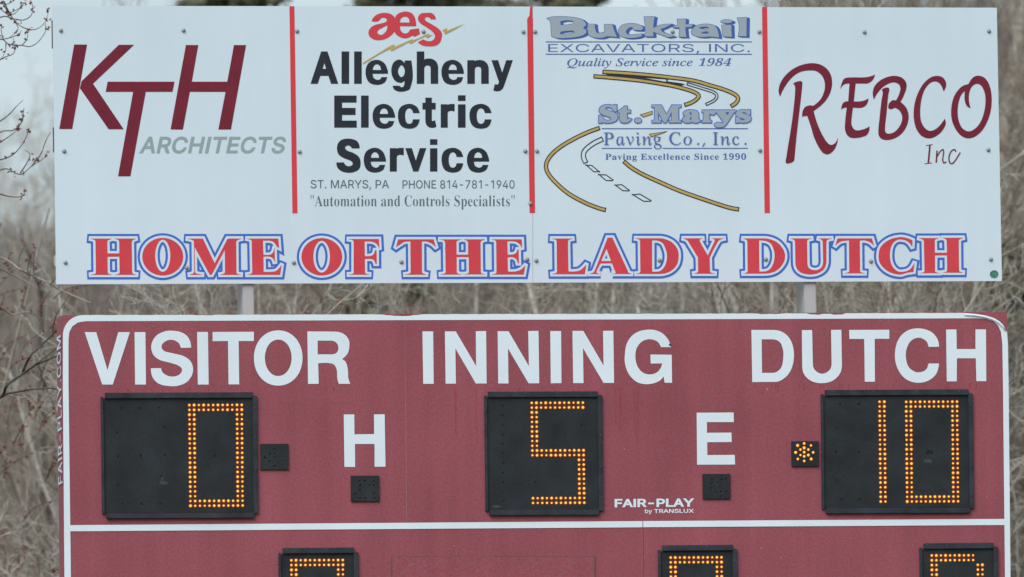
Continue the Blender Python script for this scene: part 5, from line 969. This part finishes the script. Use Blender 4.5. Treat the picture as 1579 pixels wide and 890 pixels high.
# wood on the bank
G2 = 'bare trees of the wood on the bank'
for row, (y0, y1, cnt) in enumerate([(24, 34, 11), (36, 52, 17), (54, 80, 24), (82, 120, 28)]):
    for i in range(cnt):
        y = rng.uniform(y0, y1); half = 4.2 + y * .085
        x = cx(y) + ((i + rng.uniform(.1, .9)) / cnt * 2 - 1) * half
        rel = (x - cx(y)) / (2.37 * (45 + y) / 45)
        el = rng.uniform(4.6, 5.15 if y < 54 else 5.6) if rel < -.45 else rng.uniform(5.4, 6.5)
        if rel < -.7 and rng.random() < .2: el = rng.uniform(4.2, 4.6)
        if rel > .55: el = rng.uniform(6.3, 7.3)
        z = 'behind the left end of the boards' if rel < -.6 else 'behind the right end of the boards' if rel > .6 else 'behind the middle of the boards'
        put(kinds[int(rng.integers(0, 3))], x, y, el, 'bare grey-brown tree in the wood on the bank ' + z, 'bare_tree', 'tree', G2)
# dense right edge
for i, (dx, y, el, kd) in enumerate([(3.15, 14, 7.0, 5), (3.6, 18, 7.1, 4), (3.35, 25, 7.1, 2), (4.1, 29, 7.3, 1), (3.8, 33, 7.2, 0)]):
    put(kinds[kd], cx(y) + dx, y, el, ['slim brown bare tree just right of the boards', 'bare tree behind the slim one at the right edge', 'brown bare tree farther back at the right edge', 'tallest bare tree at the right edge', 'farthest of the bare trees crowding the right edge'][i], 'bare_tree', 'tree', 'bare trees at the right edge')
for i, (dx, y, el, w) in enumerate([(-.9, 26, 4.95, 'in the gap between the boards, left of centre'), (.75, 24, 4.85, 'in the gap between the boards, right of centre'), (2.0, 27, 5.0, 'in the gap near the right post'), (3.5, 21, 5.0, 'just right of the boards')]):
    put(ever, cx(y) + dx, y, el, 'olive evergreen bush among the bare stems ' + w, 'evergreen_bush', 'bush', 'evergreen bushes in the wood', H=12.5)
put(budding, cx(9) - 2.75, 9, 4.75, 'many-stemmed shrub with red buds left of the scoreboard', 'budding_shrub', 'shrub', H=8.4)
put(budding, cx(11) - 2.35, 11, 4.6, 'red-budded shrub showing in the gap below the word HOME', 'budding_shrub', 'shrub', rz=2.1, H=8.4)
put(budding, cx(14) - 3.3, 14, 4.9, 'red-budded shrub farther back at the left edge', 'budding_shrub', 'shrub', rz=4.0, H=8.4)

# nearer maple whose twigs reach in from the left
mt = Tubes(); sh = Tubes(); bp_ = []; limbs = []
rm = np.random.default_rng(8)
def br(pts, sc_, x0, y0, Y, r0b, r1b, buds=0.0, tgt=None):
    P = []
    for i, (a, b) in enumerate(pts):
        P.append(PX(x0 + a / sc_, y0 + b / sc_, Y + .12 * math.sin(i * 1.3 + a * .02)))
    P = np.array(P); Q = []
    for i in range(len(P) - 1):
        p0, p1, p2, p3 = P[max(i-1, 0)], P[i], P[i+1], P[min(i+2, len(P)-1)]
        for s_ in range(4):
            t = s_ / 4; Q.append(.5 * ((2*p1) + (-p0+p2)*t + (2*p0-5*p1+4*p2-p3)*t*t + (-p0+3*p1-3*p2+p3)*t**3))
    Q.append(P[-1]); Q = np.array(Q)
    if tgt is None:
        one = Tubes(); one.add(Q, np.linspace(r0b, r1b, len(Q)), 5); limbs.append(('branch', one.mesh('branch', 'bark_dark'), None))
    else: tgt.add(Q, np.linspace(r0b, r1b, len(Q)), 4)
    if buds:
        for q in Q[2:]:
            if rm.random() < buds: bp_.append(q + rm.normal(0, .006, 3))
    return Q
S1_ = 4.45
up = [[(-330, 560), (-150, 330), (-60, 120), (15, 10), (50, 60), (90, 130), (150, 185), (220, 205), (270, 190), (310, 150), (335, 70)],
      [(-330, 560), (-200, 260), (0, 120), (90, 130), (160, 138), (210, 110), (225, 60), (215, 10), (190, -60)],
      [(-330, 600), (-150, 360), (0, 270), (60, 305), (150, 312), (205, 320), (260, 290), (310, 220), (312, 160)],
      [(-330, 640), (-120, 470), (0, 410), (40, 390), (90, 370), (100, 330), (90, 260)], [(0, 270), (60, 262), (130, 235), (145, 208)],
      [(150, 312), (185, 268), (190, 218)], [(15, 10), (60, 90), (100, 95), (150, 40), (175, 15)], [(0, 55), (40, 90), (90, 80), (160, 40)], [(40, 300), (38, 350), (10, 400)],
      [(0, 20), (40, 30), (70, 20), (100, 0)], [(20, 262), (8, 210), (12, 170)], [(90, 130), (120, 180), (118, 215), (60, 262)]]
for i, u in enumerate(up): br(u, S1_, 0, 0, 3.0 + .2 * (i % 4), .0042 if i < 4 else .0027, .0013, .24)
lo = [[(-330, 760), (-120, 640), (0, 600 - 200), (60, 570 - 300)], ]
mid_ = [[(-330, 700), (-100, 560), (0, 480), (60, 440), (110, 400), (150, 330), (165, 240)], [(0, 335), (60, 290), (120, 225), (160, 190)], [(-200, 520), (0, 410), (70, 400), (110, 385), (150, 340), (160, 300), (158, 260)],
        [(-100, 620), (60, 580), (140, 510), (190, 420), (200, 380)], [(-60, 700), (40, 660), (140, 700), (220, 640), (285, 600), (320, 560)], [(140, 690), (190, 610), (205, 560), (170, 530)],
        [(220, 640), (280, 560), (310, 480), (345, 410)], [(-50, 820), (60, 850), (150, 850), (180, 800)]]
for i, u in enumerate(mid_): br(u, S1_, 0, 112, 3.4 + .3 * (i % 3), .0036, .0013, .28)
low_ = [[(-300, 900), (-100, 800), (10, 750), (40, 690), (130, 625), (200, 575), (270, 520), (330, 470)], [(125, 620), (160, 540), (200, 495), (260, 440), (310, 395)], [(-100, 790), (15, 745), (80, 730), (170, 715), (280, 708), (380, 730)],
        [(200, 575), (240, 560), (300, 535), (360, 520)]]
for i, u in enumerate(low_): br(u, 3.56, 0, 400, 2.6 + .2 * i, .011 if i == 0 else .0075, .0028, .12)
pale = [[(-150, -60), (30, 0), (110, 55), (200, 100), (260, 125), (330, 168), (500, 240)], [(-60, 210), (60, 300), (150, 290), (240, 330)], [(-60, 20), (80, 90), (200, 150)]]
for i, u in enumerate(pale):
    br(u, 3.56, 0, 400, 5.0 + .3 * i, .006, .003, .1); limbs[-1][1].materials[0] = M['bark_grey']
# scattered small shoots down the left margin
for i in range(50):
    x = rm.uniform(-20, 84); y = rm.uniform(400, 890); L = rm.uniform(25, 80); a = rm.uniform(-2.2, -.6)
    q = [(x, y), (x + L * .4 * math.cos(a), y + L * .4 * math.sin(a)), (x + L * math.cos(a + .3), y + L * math.sin(a + .3))]
    br(q, 1.0, 0, 0, rm.uniform(5.5, 11), .0034, .0014, .55, tgt=sh)
trunk_base = PX(-140, 700, 3.2)
mt.add([(trunk_base[0] - .1, 3.2, -.2), (trunk_base[0], 3.25, 2.0), (trunk_base[0] + .04, 3.2, 3.4), (PX(-75, 250, 3.2)[0], 3.2, PX(-75, 250, 3.2)[2]), (PX(-60, -250, 3.2)[0], 3.2, PX(-60, -250, 3.2)[2])], [.10, .085, .07, .05, .02], 8)
mroot = empty('budding_maple', (float(trunk_base[0]), 3.2, 0), 'slender tree at the left edge with thin curving twigs dotted with red buds', 'tree')
for nm, me, kd in [('trunk', mt.mesh('trunk', 'bark_grey'), None), ('twig', sh.mesh('twig', 'bark_dark'), 'stuff')] + limbs:
    me.transform(Matrix.Translation(-mroot.location)); o = bpy.data.objects.new(nm, me); COL.objects.link(o); o.parent = mroot
    if kd: o['kind'] = kd
me = clumps(bp_, .0085, rm, 'bud', 'bud', 3); me.transform(Matrix.Translation(-mroot.location))
o = bpy.data.objects.new('bud', me); COL.objects.link(o); o.parent = mroot; o['kind'] = 'stuff'

# tangled undergrowth and far stems, too many to count
def thicket(name, n, ya, yb, rad, m, seed, lean=.35, kk=3, hf=(.45, 1), wide=None):
    rg_ = np.random.default_rng(seed); T = Tubes()
    for i in range(n):
        y = rg_.uniform(ya, yb); half = 3.8 + y * .075 if wide is None else wide + y * .35; x = cx(y) + rg_.uniform(-half, half); z = float(hgt(np.array(x), np.array(y)))
        rel = (x - cx(y)) / (2.37 * (45 + y) / 45); el = 5.05 if -1.4 < rel < -.5 else 5.7 if rel < .6 else 6.5
        h = max(1.5, (45 + y) * math.tan(math.radians(el)) + 1.6 - z) * rg_.uniform(*hf)
        D = np.array([rg_.normal(0, lean), rg_.normal(0, lean), 1.0]); D /= np.linalg.norm(D)
        P = [np.array([x, y, z])]
        for s_ in range(kk):
            D = D + rg_.normal(0, .16, 3); D /= np.linalg.norm(D); P.append(P[-1] + D * h / kk)
        T.add(P, rad * rg_.uniform(.5, 1.4) * np.linspace(1, .25, kk + 1), 3)
    o = bpy.data.objects.new(name, T.mesh(name, m)); COL.objects.link(o); o['kind'] = 'stuff'; return o
thicket('undergrowth', 2300, 10, 60, .013, 'twig', 1, .40)
thicket('undergrowth', 900, 10, 45, .018, 'bark_grey', 2, .32)
thicket('far_wood', 5200, 60, 150, .04, 'wood_far', 3, .13, 3, (.6, 1.05))
thicket('far_wood', 5200, 24, 150, .04, 'wood_far', 4, .13, 3, (.55, 1.0), wide=26)
thicket('undergrowth', 3600, 14, 60, .017, 'twig', 5, .34, 3, (.4, .9), wide=18)
